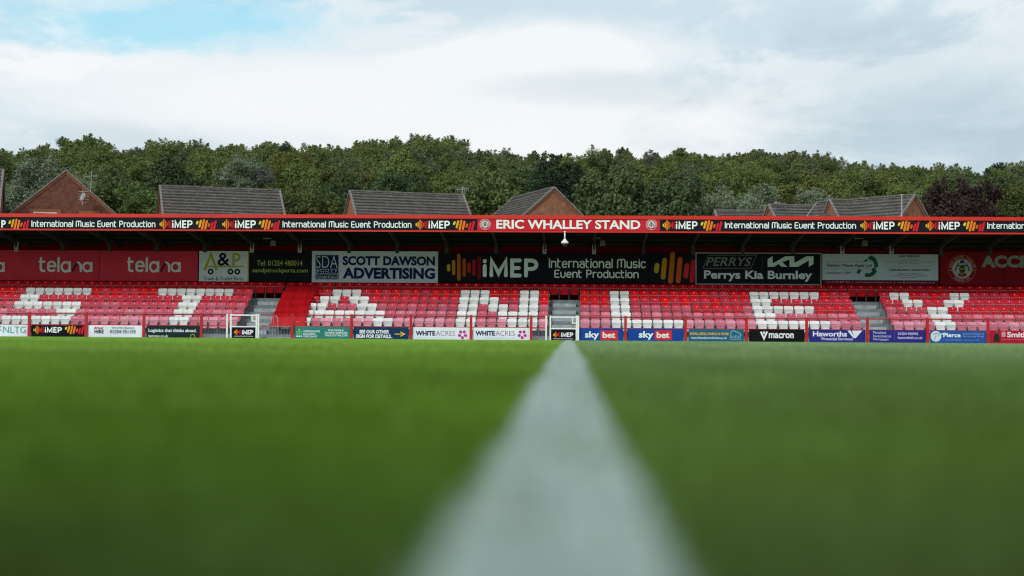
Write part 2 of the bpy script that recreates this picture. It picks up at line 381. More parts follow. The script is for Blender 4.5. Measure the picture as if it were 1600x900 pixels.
# mown bands, rolled away / towards: lean sheen painted as tint, meeting at the halfway line
def turf_mat(name, c_left, c_right, bump):
    m = bpy.data.materials.new(name); m.use_nodes = True; t = m.node_tree; b = t.nodes['Principled BSDF']
    b.inputs['Roughness'].default_value = 0.8; b.inputs['Specular IOR Level'].default_value = 0.06
    g = t.nodes.new('ShaderNodeNewGeometry'); s = t.nodes.new('ShaderNodeSeparateXYZ'); t.links.new(g.outputs['Position'], s.inputs[0])
    def M(op, a, b2=None):
        n = t.nodes.new('ShaderNodeMath'); n.operation = op
        for i, v in enumerate((a, b2)):
            if v is None: continue
            if isinstance(v, (int, float)): n.inputs[i].default_value = v
            else: t.links.new(v, n.inputs[i])
        return n.outputs[0]
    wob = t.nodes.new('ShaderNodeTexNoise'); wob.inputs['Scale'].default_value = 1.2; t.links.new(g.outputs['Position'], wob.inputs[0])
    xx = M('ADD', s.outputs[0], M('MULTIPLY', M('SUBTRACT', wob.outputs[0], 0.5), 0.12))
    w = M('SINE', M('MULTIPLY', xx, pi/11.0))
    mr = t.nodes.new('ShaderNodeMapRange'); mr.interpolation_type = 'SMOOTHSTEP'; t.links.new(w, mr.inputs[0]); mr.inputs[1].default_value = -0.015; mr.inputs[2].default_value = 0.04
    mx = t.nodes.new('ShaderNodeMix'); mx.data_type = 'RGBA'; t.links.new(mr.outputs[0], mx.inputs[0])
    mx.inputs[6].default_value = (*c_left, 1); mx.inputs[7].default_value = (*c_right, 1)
    n = t.nodes.new('ShaderNodeTexNoise'); n.inputs['Scale'].default_value = 0.9; n.inputs['Detail'].default_value = 8; n.inputs['Roughness'].default_value = 0.65
    t.links.new(g.outputs['Position'], n.inputs[0])
    m2 = t.nodes.new('ShaderNodeMapRange'); t.links.new(n.outputs[0], m2.inputs[0]); m2.inputs[1].default_value = .3; m2.inputs[2].default_value = .7; m2.inputs[3].default_value = .68; m2.inputs[4].default_value = 1.34
    m3 = t.nodes.new('ShaderNodeMapRange'); t.links.new(g.outputs['Random Per Island'], m3.inputs[0]); m3.inputs[3].default_value = .7; m3.inputs[4].default_value = 1.3
    h = t.nodes.new('ShaderNodeHueSaturation'); t.links.new(mx.outputs[2], h.inputs['Color']); t.links.new(M('MULTIPLY', m2.outputs[0], m3.outputs[0]), h.inputs['Value'])
    zone = t.nodes.new('ShaderNodeValToRGB'); t.links.new(M('MULTIPLY', M('ADD', s.outputs[1], M('MULTIPLY', M('SUBTRACT', wob.outputs[0], .5), 1.5)), 1/24.0), zone.inputs[0])  # dark close by, paler far off: vignette and grazing sheen put into the colour
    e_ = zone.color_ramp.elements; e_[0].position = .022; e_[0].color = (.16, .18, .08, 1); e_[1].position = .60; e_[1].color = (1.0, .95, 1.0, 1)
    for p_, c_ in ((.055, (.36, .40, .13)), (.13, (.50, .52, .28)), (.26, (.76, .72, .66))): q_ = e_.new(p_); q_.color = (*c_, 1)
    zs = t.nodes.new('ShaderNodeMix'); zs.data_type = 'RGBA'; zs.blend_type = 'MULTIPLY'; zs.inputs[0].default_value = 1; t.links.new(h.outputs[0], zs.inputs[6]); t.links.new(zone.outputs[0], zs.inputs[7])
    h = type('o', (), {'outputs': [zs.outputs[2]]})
    t.links.new(h.outputs[0], b.inputs['Base Color'])
    if not bump:
        tl_ = t.nodes.new('ShaderNodeBsdfTranslucent'); t.links.new(h.outputs[0], tl_.inputs[0]); ms = t.nodes.new('ShaderNodeMixShader'); ms.inputs[0].default_value = .38
        t.links.new(b.outputs[0], ms.inputs[1]); t.links.new(tl_.outputs[0], ms.inputs[2]); t.links.new(ms.outputs[0], t.nodes['Material Output'].inputs[0]); b.inputs['Specular IOR Level'].default_value = .15; b.inputs['Roughness'].default_value = .6
    if bump:
        n2 = t.nodes.new('ShaderNodeTexNoise'); n2.inputs['Scale'].default_value = 60; n2.inputs['Detail'].default_value = 3; t.links.new(g.outputs['Position'], n2.inputs[0])
        bp = t.nodes.new('ShaderNodeBump'); bp.inputs['Strength'].default_value = .6; bp.inputs['Distance'].default_value = .02
        t.links.new(n2.outputs[0], bp.inputs['Height']); t.links.new(bp.outputs[0], b.inputs['Normal'])
    return m
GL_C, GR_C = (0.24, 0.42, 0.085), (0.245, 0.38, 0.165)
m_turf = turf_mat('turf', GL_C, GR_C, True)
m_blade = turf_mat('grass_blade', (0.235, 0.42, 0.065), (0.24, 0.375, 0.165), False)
m_paintb = mat('painted_blade', (0.37, 0.46, 0.43), 0.8, 0.2, 30, island=0.30, spec=0.05)
m_line = mat('line_paint', (0.46, 0.53, 0.50), 0.85, 0.22, 25, bump=.3, bscale=80, spec=0.1)
m_soil = mat('far_ground', (0.09, 0.12, 0.05), 0.95, 0.25, 0.15, bump=.3, bscale=2)

def grid(name, xs, ys, zf, m):
    xs = np.array(xs); ys = np.array(ys); XX, YY = np.meshgrid(xs, ys)
    v = np.stack([XX, YY, zf(XX, YY)], -1).reshape(-1, 3); nx = len(xs)
    f = [(j*nx+i, j*nx+i+1, (j+1)*nx+i+1, (j+1)*nx+i) for j in range(len(ys)-1) for i in range(nx-1)]
    me = bpy.data.meshes.new(name); me.from_pydata(v.tolist(), [], f); me.materials.append(m)
    for p in me.polygons: p.use_smooth = True
    return link(name, me)
ys = np.concatenate([np.arange(-10, 0, 1.0), np.arange(0, 12, 0.2), np.arange(12, 63.4, 0.8), [63.4]])
xs = np.arange(-56, 56.1, 4.0)
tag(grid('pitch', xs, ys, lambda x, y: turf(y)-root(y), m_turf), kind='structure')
ls = np.concatenate([np.arange(-4, 12, 0.1), np.arange(12, 62.4, 0.8)])
tag(grid('halfway_line', [-0.065, 0.051], ls, lambda x, y: turf(y)-root(y)+0.004, m_line), kind='structure')
# far touchline
mbl = MB(); mbl.box(-54, 54, 61.9, 62.02, -0.09, -0.082); 
tl = grid('touchline', [-54, 54], [61.5, 61.62], lambda x, y: turf(y)-root(y)+0.004, m_line); tag(tl, kind='structure')
m_conc = mat('concrete_track', (0.20, 0.20, 0.19), 0.9, 0.2, 1.2, bump=.3, bscale=25)
tr_ = MB(); tr_.box(-40, 40, 63.4, 66.4, -0.5, -0.13); tag(tr_.build('concrete_path', m_conc), kind='structure')
tag(grid('ground', [-2500, -600, -150, 0, 150, 600, 2500], [-1500, -200, -20, 40, 74, 85, 400, 1500, 4000], lambda x, y: x*0-0.45, m_soil), kind='structure')

# grass blades
def blades(name, pts, hh, ww, m):
    n = len(pts); a = rng.uniform(0, 2*pi, n); lean = rng.uniform(0.05, 0.5, n)*hh; b = rng.uniform(0, 2*pi, n)
    h = hh*rng.uniform(0.65, 1.0, n); d = np.stack([np.cos(a), np.sin(a)], 1)*(ww/2)[:, None]; l = np.stack([np.cos(b), np.sin(b)], 1)*lean[:, None]
    z0 = turf(pts[:, 1])-root(pts[:, 1])-0.001
    V = np.zeros((n, 5, 3))
    V[:, 0, :2] = pts-d; V[:, 1, :2] = pts+d; V[:, 0, 2] = V[:, 1, 2] = z0
    V[:, 2, :2] = pts+d*.8+l*.4; V[:, 3, :2] = pts-d*.8+l*.4; V[:, 2, 2] = V[:, 3, 2] = z0+h*.6
    V[:, 4, :2] = pts+l; V[:, 4, 2] = z0+h
    me = bpy.data.meshes.new(name); me.vertices.add(n*5); me.vertices.foreach_set('co', V.ravel())
    base = (np.arange(n)*5)[:, None]
    loops = np.concatenate([base+[0, 1, 2, 3], base+[3, 2, 4]], 1).ravel()
    me.loops.add(n*7); me.loops.foreach_set('vertex_index', loops)
    st = np.stack([np.arange(n)*7, np.arange(n)*7+4], 1).ravel(); tot = np.tile([4, 3], n)
    me.polygons.add(n*2); me.polygons.foreach_set('loop_start', st); me.polygons.foreach_set('loop_total', tot)
    me.update(calc_edges=True); me.materials.append(m); return link(name, me)
zones = [(0.22, 2.0, 9000, .0016), (2.0, 6.0, 3600, .003), (6.0, 14, 800, .006), (14, 30, 200, .012)]
gp = []; gh = []; gw = []
for a, b, dens, w in zones:
    hw = 0.40*b+0.7; n = int((b-a)*2*hw*dens)
    p = np.stack([rng.uniform(-hw, hw, n), rng.uniform(a, b, n)], 1)
    keep = np.abs(p[:, 0]) < 0.40*p[:, 1]+0.75; p = p[keep]
    gp.append(p); gh.append(root(p[:, 1])+0.001); gw.append(np.full(len(p), w))
gp = np.concatenate(gp); gh = np.concatenate(gh); gw = np.concatenate(gw)
edge = 0.057 + 0.006*np.sin(gp[:, 1]*3.1) + rng.normal(0, 0.004, len(gp))
cellv = rng.random((40, 4000))
def cover(p):      # patchy paint: smooth random field over 4 cm cells
    a = (p[:, 0]+.8)/.045; b = (p[:, 1])/.09; i = np.clip(a.astype(int), 0, 38); j = b.astype(int) % 3998; fa = a-i; fb = b-b.astype(int)
    return (cellv[i, j]*(1-fa)+cellv[i+1, j]*fa)*(1-fb)+(cellv[i, j+1]*(1-fa)+cellv[i+1, j+1]*fa)*fb
onl = np.zeros(len(gp), bool); nearl = np.abs(gp[:, 0]+0.007) < edge
onl[nearl] = rng.random(nearl.sum()) < .35+.65*sm(cover(gp[nearl]), .25, .6)
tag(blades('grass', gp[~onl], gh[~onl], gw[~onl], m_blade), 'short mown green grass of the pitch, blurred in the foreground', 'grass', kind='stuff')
# the painted strip is thick with blades
extra = []; 
for a, b, dens, w in zones:
    n = int((b-a)*0.12*dens*3); extra.append(np.stack([rng.uniform(-0.065, 0.051, n), rng.uniform(a, b, n)], 1))
extra = np.concatenate(extra); extra = extra[(rng.random(len(extra)) < .15+.85*sm(cover(extra), .3, .62)) & (np.abs(extra[:, 0]+.007) < .053+rng.normal(0, .005, len(extra)))]
pp = np.concatenate([gp[onl], extra]); 
tag(blades('painted_grass', pp, root(pp[:, 1])+0.001, np.interp(pp[:, 1], [0, 2, 6, 14, 30], [.0016, .002, .003, .005, .008]), m_paintb), 'white painted grass of the halfway line running to the stand', 'painted grass', kind='stuff')

# ------------------------------------------------------------------ the stand
XA, XB = -37.0, 33.0
m_red = mat('red_paint_steel', lin((182, 14, 26)), 0.5, 0.08, 0.8, spec=0.4, dirt=(0.25, 0.05, 0.04), dirt_amt=.25)
m_fas = mat('red_fascia', lin((206, 36, 26)), 0.4, 0.07, 0.5, dirt=(0.4, 0.08, 0.04), dirt_amt=.3)
m_wallred = mat('red_cladding', lin((112, 5, 16)), 0.7, 0.08, 0.7, spec=.1)
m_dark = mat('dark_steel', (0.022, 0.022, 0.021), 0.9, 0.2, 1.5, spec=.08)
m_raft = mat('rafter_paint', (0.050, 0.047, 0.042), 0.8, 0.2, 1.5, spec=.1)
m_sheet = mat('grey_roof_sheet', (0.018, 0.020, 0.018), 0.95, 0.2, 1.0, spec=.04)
m_galv = mat('galvanised_plate', (0.38, 0.40, 0.38), 0.5, 0.15, 3)
m_tier = mat('terrace_concrete', (0.21, 0.25, 0.265), 0.9, 0.22, 1.4, bump=.4, bscale=25, dirt=(0.08, 0.085, 0.08), dirt_amt=.7)
m_step = mat('step_concrete', (0.37, 0.43, 0.45), 0.9, 0.18, 2.0, bump=.4, bscale=25, dirt=(0.12, 0.12, 0.11), dirt_amt=.6)
YR = [67.0, 67.75, 68.5, 69.25, 70.0, 70.75]          # seat lines, front to back
ZT = [0.150+0.361*k for k in range(6)]                # tread level of each row
stand = thing('grandstand', 'long low red football stand with black sponsor fascia and cantilever roof', 'grandstand', (0, 66.4, -0.13))
for k in range(6):
    b = MB(); y0 = YR[k]-0.34; y1 = (YR[k+1]-0.34) if k < 5 else 72.1
    b.box(XA, XB, y0, y1, -0.45, ZT[k]); b.build('terrace_tier', m_tier, stand)
aisles = [(-15.60, -14.25, 'left'), (-0.93, 0.46, 'middle'), (13.78, 15.10, 'right')]
for a0, a1, nm in aisles:
    for k in range(5):
        b = MB(); w = 0.12; yb = YR[k+1]-0.34
        b.box(a0+w, a1-w, yb-0.33, yb-0.002, ZT[k]-.02, ZT[k]+0.18); b.build('step', m_step, stand)
    b = MB(); b.box(a0+.12, a1-.12, YR[0]-.34-.6, YR[0]-.342, -.12, 0.02); b.build('step', m_step, stand)
# rear wall of corrugated red sheet
b = MB(); n = int((XB-XA)/0.1); pr = [0, 0.045]
vs = []
for i in range(n+1):
    yy = 72.0 + (0.0 if (i//2) % 2 == 0 else 0.045); vs += [(XA+i*0.1, yy, 1.7), (XA+i*0.1, yy, 4.74)]
b.add(vs, [(2*i, 2*i+2, 2*i+3, 2*i+1) for i in range(n)]); b.box(XA, XB, 72.08, 72.2, -.4, 4.74); wall = b.build('rear_wall', m_wallred, stand)
# roof sheet: corrugated along the slope
b = MB(); vs = []; n = int((XB-XA)/0.11)
for i in range(n+1):
    dz = 0.0 if (i//2) % 2 == 0 else 0.05
    x = XA+i*0.11; vs += [(x, 66.25, 5.40+dz), (x, 72.4, 4.66+dz)]
b.add(vs, [(2*i, 2*i+1, 2*i+3, 2*i+2) for i in range(n)])
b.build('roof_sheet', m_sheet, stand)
for yy in (67.3, 68.5, 69.7, 70.9):
    zt = 5.40-(yy-66.25)*0.74/6.15
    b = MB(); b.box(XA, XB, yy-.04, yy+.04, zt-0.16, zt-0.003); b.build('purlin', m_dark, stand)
# fascia: deep red flashing with lips, banners hang on it
b = MB()
b.box(XA, XB, 66.20, 66.32, 4.99, 5.75)
b.box(XA, XB, 66.12, 66.20, 5.61, 5.78); b.box(XA, XB, 66.12, 66.20, 4.985, 5.055)
b.box(XA, XB, 66.32, 66.75, 5.66, 5.72)
b.build('fascia', m_fas, stand)
# rafters with haunch stubs
def rafter(x, white):
    b = MB()
    b.yz_prism([(66.35, 5.06), (69.8, 4.68), (70.10, 4.45), (70.25, 4.45), (70.25, 4.72), (72.0, 4.56), (72.0, 4.66), (66.35, 5.34)], x-0.05, x+0.05)
    b.box(x-.11, x+.11, 66.4, 70.0, 5.31, 5.322) if False else None
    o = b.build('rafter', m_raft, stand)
    c = MB(); c.box(x-0.075, x+0.075, 70.13, 70.28, 4.24, 4.70); c.box(x-0.09, x+0.09, 70.10, 70.13, 4.22, 4.68)
    if white:
        for k in range(4): c.box(x-0.03, x+0.03, 70.085, 70.10, 4.28+k*.1, 4.34+k*.1, 1)
    s = c.build('haunch_plate', [m_galv if white else m_raft, m_dark], stand)
    return o
sx = [-27.72, -25.34, -22.97, -20.59, -18.17, -15.80, -13.40, -10.94, -8.53, -6.08, -3.63, -1.23, 1.21, 3.65, 6.08, 8.51, 10.95, 13.35, 15.74, 18.13, 20.50]
for i, x in enumerate(sx): rafter(x, i in (0, 5, 6, 11, 12, 17, 18))
for x in (-30.1, -32.5, -34.9, 22.9, 25.3, 27.7, 30.1): rafter(x, False)
for xa, xb in ((-25.34, -22.97), (-15.80, -18.17), (10.95, 13.35), (-1.23, 1.21)):   # a few diagonal braces under the roof
    b = MB(); b.tube([(xa, 67.6, 5.12), (xb, 70.2, 4.72)], 0.035, 6); b.build('brace', m_dark, stand)
for xa in (XA, XB):
    b = MB(); b.box(xa-.1, xa, 66.3, 72.2, -.4, 5.2); b.build('end_wall', m_wallred, stand)

# floodlight boxes under the roof
m_lampbox = mat('lamp_housing', (0.20, 0.21, 0.18), 0.5, 0.1)
for px, w in ((427, 'left'), (941.6, 'middle'), (1351, 'right')):
    X, Z = P(px, 380, 69.5)
    t = thing('floodlight', f'small grey box floodlight under the roof, {w}most of three' if w != 'middle' else 'small grey box floodlight under the roof near the white camera', 'light', (X, 69.5, Z+.2), 'floodlights under the roof')
    b = MB(); b.prism([(X-.13, Z-.12), (X+.13, Z-.12), (X+.11, Z+.12), (X-.11, Z+.12)], 69.4, 69.6); b.build('housing', m_lampbox, t)
    b = MB(); b.box(X-.11, X+.11, 69.385, 69.398, Z-.09, Z+.08); b.build('glass', flat((100, 104, 96)), t)
    b = MB(); b.box(X-.02, X+.02, 69.48, 69.52, Z+.12, 5.0); b.build('bracket', m_dark, t)
    b = MB(); b.box(X-.50, X-.08, 69.42, 69.5, Z+.20, Z+.26); b.build('tube_lamp', m_lampbox, t)

# CCTV dome camera on a white drop pole
m_wht = mat('white_paint', (0.80, 0.81, 0.80), 0.4, 0.05)
X, Z = P(882.5, 374, 66.0)
t = thing('security_camera', 'white dome security camera hanging on a short pole from the fascia', 'camera', (X, 66.0, 5.02))
b = MB(); b.tube([(X, 66.0, 5.0), (X, 66.0, 4.66)], 0.035, 10); b.box(X-.05, X+.05, 65.95, 66.12, 4.98, 5.03); b.build('drop_pole', m_wht, t, True)
b = MB(); b.lathe([(.03, .20), (.05, .17), (.10, .09), (.165, .05), (.175, -.03), (.16, -.04)], (X, 66.0, 4.50), 18); b.build('housing', m_wht, t, True)
b = MB(); b.lathe([(.13, 0), (.125, -.06), (.09, -.115), (.03, -.135)], (X, 66.0, 4.46), 16); b.build('dome', mat('smoked_dome', (.02, .02, .03), .15, .0), t, True)
b = MB(); b.tube([(X-.2, 66.0, 4.46), (X-.16, 66.0, 4.44)], 0.03, 6); 

# ------------------------------------------------------------------ seats
m_seat = mat('seat_plastic', None, 0.55, 0.08, 6.0, objcol=True, spec=0.12)
m_seatA = mat('seat_plastic_far', None, 0.55, 0.08, 6.0, attr='tint', spec=0.12)
def worn_edge(src, name):     # rolled edge of the pans, its lit grey mixed into the colour
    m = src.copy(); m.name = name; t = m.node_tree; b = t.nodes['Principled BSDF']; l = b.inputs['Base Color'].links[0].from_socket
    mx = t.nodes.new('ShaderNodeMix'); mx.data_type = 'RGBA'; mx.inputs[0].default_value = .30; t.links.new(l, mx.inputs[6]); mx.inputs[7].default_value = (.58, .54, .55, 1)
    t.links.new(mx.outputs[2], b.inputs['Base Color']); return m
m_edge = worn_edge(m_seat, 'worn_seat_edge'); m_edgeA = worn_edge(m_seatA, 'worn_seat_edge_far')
m_rivet = mat('seat_number_plate', (0.85, 0.85, 0.85), 0.5, 0.05)
m_leg = mat('seat_steel', (0.07, 0.073, 0.08), 0.5, 0.15)
def back_mb(det=True):
    # shaped shell: rounded top corners, waisted sides, curved section; local origin at the tread under the seat
    W0, W1 = 0.195, 0.222; prof = [(0.45, 0.075), (0.60, 0.085), (0.636, 0.085), (0.645, 0.052), (0.70, 0.070), (0.785, 0.110), (0.808, 0.128)]
    b = MB(); cols = [-1, -.86, -.5, 0, .5, .86, 1]; V = []
    for side in (0, 1):
        for z, y in prof:
            for c in cols:
                w = (0.19 if z < .64 else .221 if z < .79 else .214)
                zz = z - (0.022 if abs(c) == 1 and z > .78 else 0.004 if abs(c) > .8 and z > .78 else 0)
                yy = y - 0.028*abs(c)**2 + side*0.03
                V.append((c*w, yy, zz))
    nc = len(cols); nr = len(prof); F = []
    for side in (0, 1):
        o = side*nc*nr
        for r in range(nr-1):
            for c in range(nc-1):
                q = (o+r*nc+c, o+r*nc+c+1, o+(r+1)*nc+c+1, o+(r+1)*nc+c); F.append(q if side == 0 else q[::-1])
    o = nc*nr
    for c in range(nc-1):
        F.append((c+1, c, o+c, o+c+1)); a = (nr-1)*nc
        F.append((a+c, a+c+1, o+a+c+1, o+a+c))
    for r in range(nr-1):
        F.append((r*nc, (r+1)*nc, o+(r+1)*nc, o+r*nc)); F.append(((r+1)*nc+nc-1, r*nc+nc-1, o+r*nc+nc-1, o+(r+1)*nc+nc-1))
    b.add(V, F)
    b.box(-.02, .02, 0.062, 0.074, .722, .756, 1)
    return b
def pan_mb():
    # folded-up pan: rolled rim standing proud of a shadowed groove, dished face below
    b = MB(); yf = -.045
    def outline(w, zt, zb): return [(-w*.93, zb), (w*.93, zb), (w, zb+.12), (w*.97, zt-.05), (w*.86, zt-.012), (w*.5, zt), (-w*.5, zt), (-w*.86, zt-.012), (-w*.97, zt-.05), (-w, zb+.12)]
    o = outline(.186, .565, .27); n = len(o)
    o2 = outline(.155, .530, .30)
    V = [(x, yf+.02+(z-.27)*.05, z) for x, z in o] + [(x, yf+.02+(z-.27)*.05, z) for x, z in o2] + [(x, yf+.045, z) for x, z in o2] + [(x, yf+.09, z) for x, z in o]
    F = []
    for i in range(n):
        j = (i+1) % n; F += [(i, j, n+j, n+i), (n+i, n+j, 2*n+j, 2*n+i), (j, i, 3*n+i, 3*n+j)]
    F += [tuple(range(2*n, 3*n)), tuple(range(4*n-1, 3*n-1, -1))]
    b.add(V, F)
    rim = [(-.200, .50), (-.196, .572), (-.170, .598), (-.10, .606), (.10, .606), (.170, .598), (.196, .572), (.200, .50)]
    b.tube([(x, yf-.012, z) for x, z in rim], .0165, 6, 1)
    return b
def frame_mb():
    b = MB()
    for s in (-1, 1):
        b.box(s*.225-.012, s*.225+.012, .02, .05, 0, .50)
        b.box(s*.225-.012, s*.225+.012, -.03, .07, .30, .34)
    b.box(-.23, .23, .045, .07, .44, .47)
    b.box(.222, .262, .02, .06, .585, .635, 1); return b
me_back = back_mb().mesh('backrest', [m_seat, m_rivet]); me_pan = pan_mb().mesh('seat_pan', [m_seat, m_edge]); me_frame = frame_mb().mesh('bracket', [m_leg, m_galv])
proto = [back_mb(), pan_mb(), frame_mb()]
WHITE = (0.83, 0.85, 0.845)
def tone(row, x):
    """sun-faded reds: nearest the pitch is palest; returns colour and its word"""
    r = random.random()
    def j(c, a=.10): k = 1+random.uniform(-a, a); return tuple(q*k for q in c)
    deep, vivid, mid, rose, pink = (0.62, 0.003, 0.010), (0.78, 0.002, 0.008), (0.62, 0.026, 0.055), (0.60, 0.12, 0.18), (0.70, 0.28, 0.36)
    if row == 5: return j(deep), 'deep red'
    if row == 4:
        return (j(vivid), 'vivid red') if r < .85 and x > -7 and x < 7 or r < .45 else (j(mid), 'red')
    if row == 3:
        return (j(vivid), 'vivid red') if r < .4 and -2.5 < x < 8 else (j(mid), 'faded red')
    if row == 2:
        if 6.0 < x < 8.5 or 11.8 < x < 13.8 and r < .8 or 17.5 < x: return j((0.64, 0.02, 0.035)), 'bright red'
        return (j((0.60, 0.07, 0.11)), 'faded red') if r < .5 else (j(rose), 'rose pink')
    if row == 1: return (j(rose), 'rose pink') if r < .6 else (j((0.66, 0.20, 0.27)), 'dusty pink')
    return (j((0.66, 0.19, 0.26)), 'dusty pink') if r < .3 else (j(pink), 'pale pink')
rng17_23 = set(range(17, 24))
WA = {4: set(range(2, 10)) | rng17_23, 3: {5, 6, 22, 23}, 2: {5, 6} | rng17_23, 1: {5, 6, 17, 18}, 0: {5, 6} | rng17_23}
WB = {4: {1, 2, 6, 7, 8, 19, 20, 21}, 3: {1, 2, 5, 6, 7, 8, 18, 19, 21, 22}, 2: {1, 2, 4, 5, 7, 8, 17, 18, 22, 23}, 1: {1, 2, 3, 4, 7, 8, 16, 17, 18, 19, 20, 21, 22, 23}, 0: {1, 2, 3, 7, 8, 15, 16, 23, 25}}
WC = {4: {3, 4} | rng17_23, 3: {3, 4, 17, 18}, 2: {3, 4} | set(range(17, 23)), 1: {3, 4, 17, 18}, 0: set(range(3, 10)) | rng17_23}
WD = {4: {1, 2, 7, 8}, 3: {2, 3, 6, 7}, 2: {4, 5}, 1: {4, 5}, 0: {4, 5}}
rown = ['front row', 'second row', 'third row']
seats = []
for row in range(6):
    for s in range(0, 42): seats.append((row, -15.95-.4765*s, s in WA.get(row, ()), 'A', s, s >= 25))
    for s in range(0, 27):
        if 0 < row < 5 and s > 23: continue
        seats.append((row, -1.216-.4894*s, s in WB.get(row, ()), 'B', s, False))
    for s in range(0, 27): seats.append((row, .755+.4874*s, s in WC.get(row, ()), 'C', s, False))
    for s in range(0, 35): seats.append((row, 15.356+.4843*s, s in WD.get(row, ()), 'D', s, s >= 14))
for xs_ in (-15.48, -15.0, -14.52, -.73, -.245, .25, 13.93, 14.40, 14.87): seats.append((5, xs_, False, 'aisle', 0, True))
rest_v = [[], [], []]; rest_c = [[], []]; rest_f = [[], [], []]; rest_m = [[], [], []]
side = {'A': ('left', 'left'), 'B': ('left', 'middle'), 'C': ('right', 'middle'), 'D': ('right', 'right')}
for row, x, wh, blk, idx, out in seats:
    c, word = (WHITE, 'white') if wh else tone(row, x)
    if wh: kk = random.uniform(.88, 1.04); c = tuple(q*kk for q in WHITE)
    bz = random.uniform(-.006, .006); dx = random.uniform(-.006, .006)
    if row < 3 and not out:
        sdn, st = side[blk]
        stair = 'middle stairway' if st == 'middle' else f'{st} stairway'
        t = thing('folding_seat', f'{word} folding seat, {ORD[idx]} {sdn} of the {stair}, {rown[row]}', 'seat', (x+dx, YR[row], ZT[row]), 'folding seats of the stand', local=True)
        for nm, me in (('backrest', me_back), ('seat_pan', me_pan), ('bracket', me_frame)):
            o = link(nm, me); o.parent = t; o.color = (*c, 1)
            if nm == 'seat_pan': o.rotation_euler = (random.uniform(-.03, .07), random.uniform(-.02, .02), 0)
            
    else:
        for k, pb in enumerate(proto):
            o = len(rest_v[k]); rest_v[k] += [(a+x+dx, b_+YR[row], z+ZT[row]) for a, b_, z in pb.v]
            rest_f[k] += [tuple(i+o for i in f) for f in pb.f]
            if k < 2: rest_c[k] += [(*c, 1)]*len(pb.v)
            rest_m[k] += [(0, 1)[q_] if k == 0 else (0, 3)[q_] if k == 1 else (2, 4)[q_] for q_ in pb.mi]
V = []; F = []; MI = []; CC = []
for k in range(3):
    o = len(V); V += rest_v[k]; F += [tuple(i+o for i in f) for f in rest_f[k]]
    MI += rest_m[k]; CC += rest_c[k] if k < 2 else [(.2, .2, .2, 1)]*len(rest_v[k])
me = bpy.data.meshes.new('rear_seats'); me.from_pydata(V, [], F)
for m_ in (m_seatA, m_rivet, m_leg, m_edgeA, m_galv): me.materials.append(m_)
me.polygons.foreach_set('material_index', MI)
at_ = me.attributes.new('tint', 'FLOAT_COLOR', 'POINT'); at_.data.foreach_set('color', np.array(CC, dtype=np.float32).ravel())
tag(link('seats', me), 'red and white folding seats filling the three upper rows of the stand', 'seats', kind='stuff')

# red cover sheet over the seats beside the left stairway
m_tarp = mat('red_tarpaulin', lin((186, 16, 26)), 0.5, 0.08, 1.5, bump=.25, bscale=9)
nu, nv = 40, 90; V = []
for j in range(nv+1):
    t_ = j/nv; y = 66.74+t_*3.55
    z = 1.0+(y-67.08)*.4813 + 0.022*sin((y-67.1)*2*pi/.75)
    if y < 67.08: z = 0.53+(y-66.74)/.34*.47
    for i in range(nu+1):
        s_ = i/nu; x = -14.17+s_*1.72 + 0.03*sin(t_*8+s_)+.02*sin(t_*23)
        zz = z + 0.016*sin(s_*13+t_*7) + 0.012*sin(s_*31+t_*5) + .008*sin(s_*60-t_*31) - (0.30*max(0, .05-s_)/.05+0.25*max(0, s_-.95)/.05)
        V.append((x, y, zz))
F = [(j*(nu+1)+i, j*(nu+1)+i+1, (j+1)*(nu+1)+i+1, (j+1)*(nu+1)+i) for j in range(nv) for i in range(nu)]
me = bpy.data.meshes.new('cover_sheet'); me.from_pydata(V, [], F); me.materials.append(m_tarp)
for p in me.polygons: p.use_smooth = True
o = link('cover_sheet', me); md = o.modifiers.new('thick', 'SOLIDIFY'); md.thickness = .012; md.offset = 1
tag(o, 'plain red sheet draped over the seats right of the left stairway', 'cover')

# ------------------------------------------------------------------ boards
def board(label, x0, x1, zb, zt, Y, rgb, group, frame=None, xs=None, seams=()):
    Xa = P(x0, 515 if Y < 68 else 415, Y)[0] if xs is None else xs[0]; Xb = P(x1, 515 if Y < 68 else 415, Y)[0] if xs is None else xs[1]
    t = thing('advertising_board', label, 'sign', ((Xa+Xb)/2, Y, zb), group)
    ed = [Xa]+[P(s, 415, Y)[0] for s in seams]+[Xb]
    for i in range(len(ed)-1):
        b = MB(); b.box(ed[i]+(.022 if i else 0), ed[i+1], Y, Y+.03, zb, zt); b.build('panel', flat(rgb), t)
    if frame:
        w = .045; b = MB()
        b.box(Xa-.01, Xb+.01, Y-.03, Y+.035, zt-.01, zt+w); b.box(Xa-.01, Xb+.01, Y-.03, Y+.035, zb-w, zb+.01)
        b.box(Xa-w, Xa+.01, Y-.031, Y+.036, zb-w, zt+w); b.box(Xb-.01, Xb+w, Y-.031, Y+.036, zb-w, zt+w); b.build('frame', flat(frame), t)
    return t
D = 0.012
def cc(n):
    o = {1: 0, 2: 220, 3: 460, 4: 680, 5: 900, 6: 1120, 7: 1340}[n]
    return lambda a, b, c, d: (o+a/4.09, 320+b/4.09, o+c/4.09, 320+d/4.09)
c2, c3, c4, c5, c6, c7 = (cc(i) for i in range(2, 8))
cL = lambda a, b, c, d: (a/2.5, 180+b/2.5, c/2.5, 180+d/2.5)

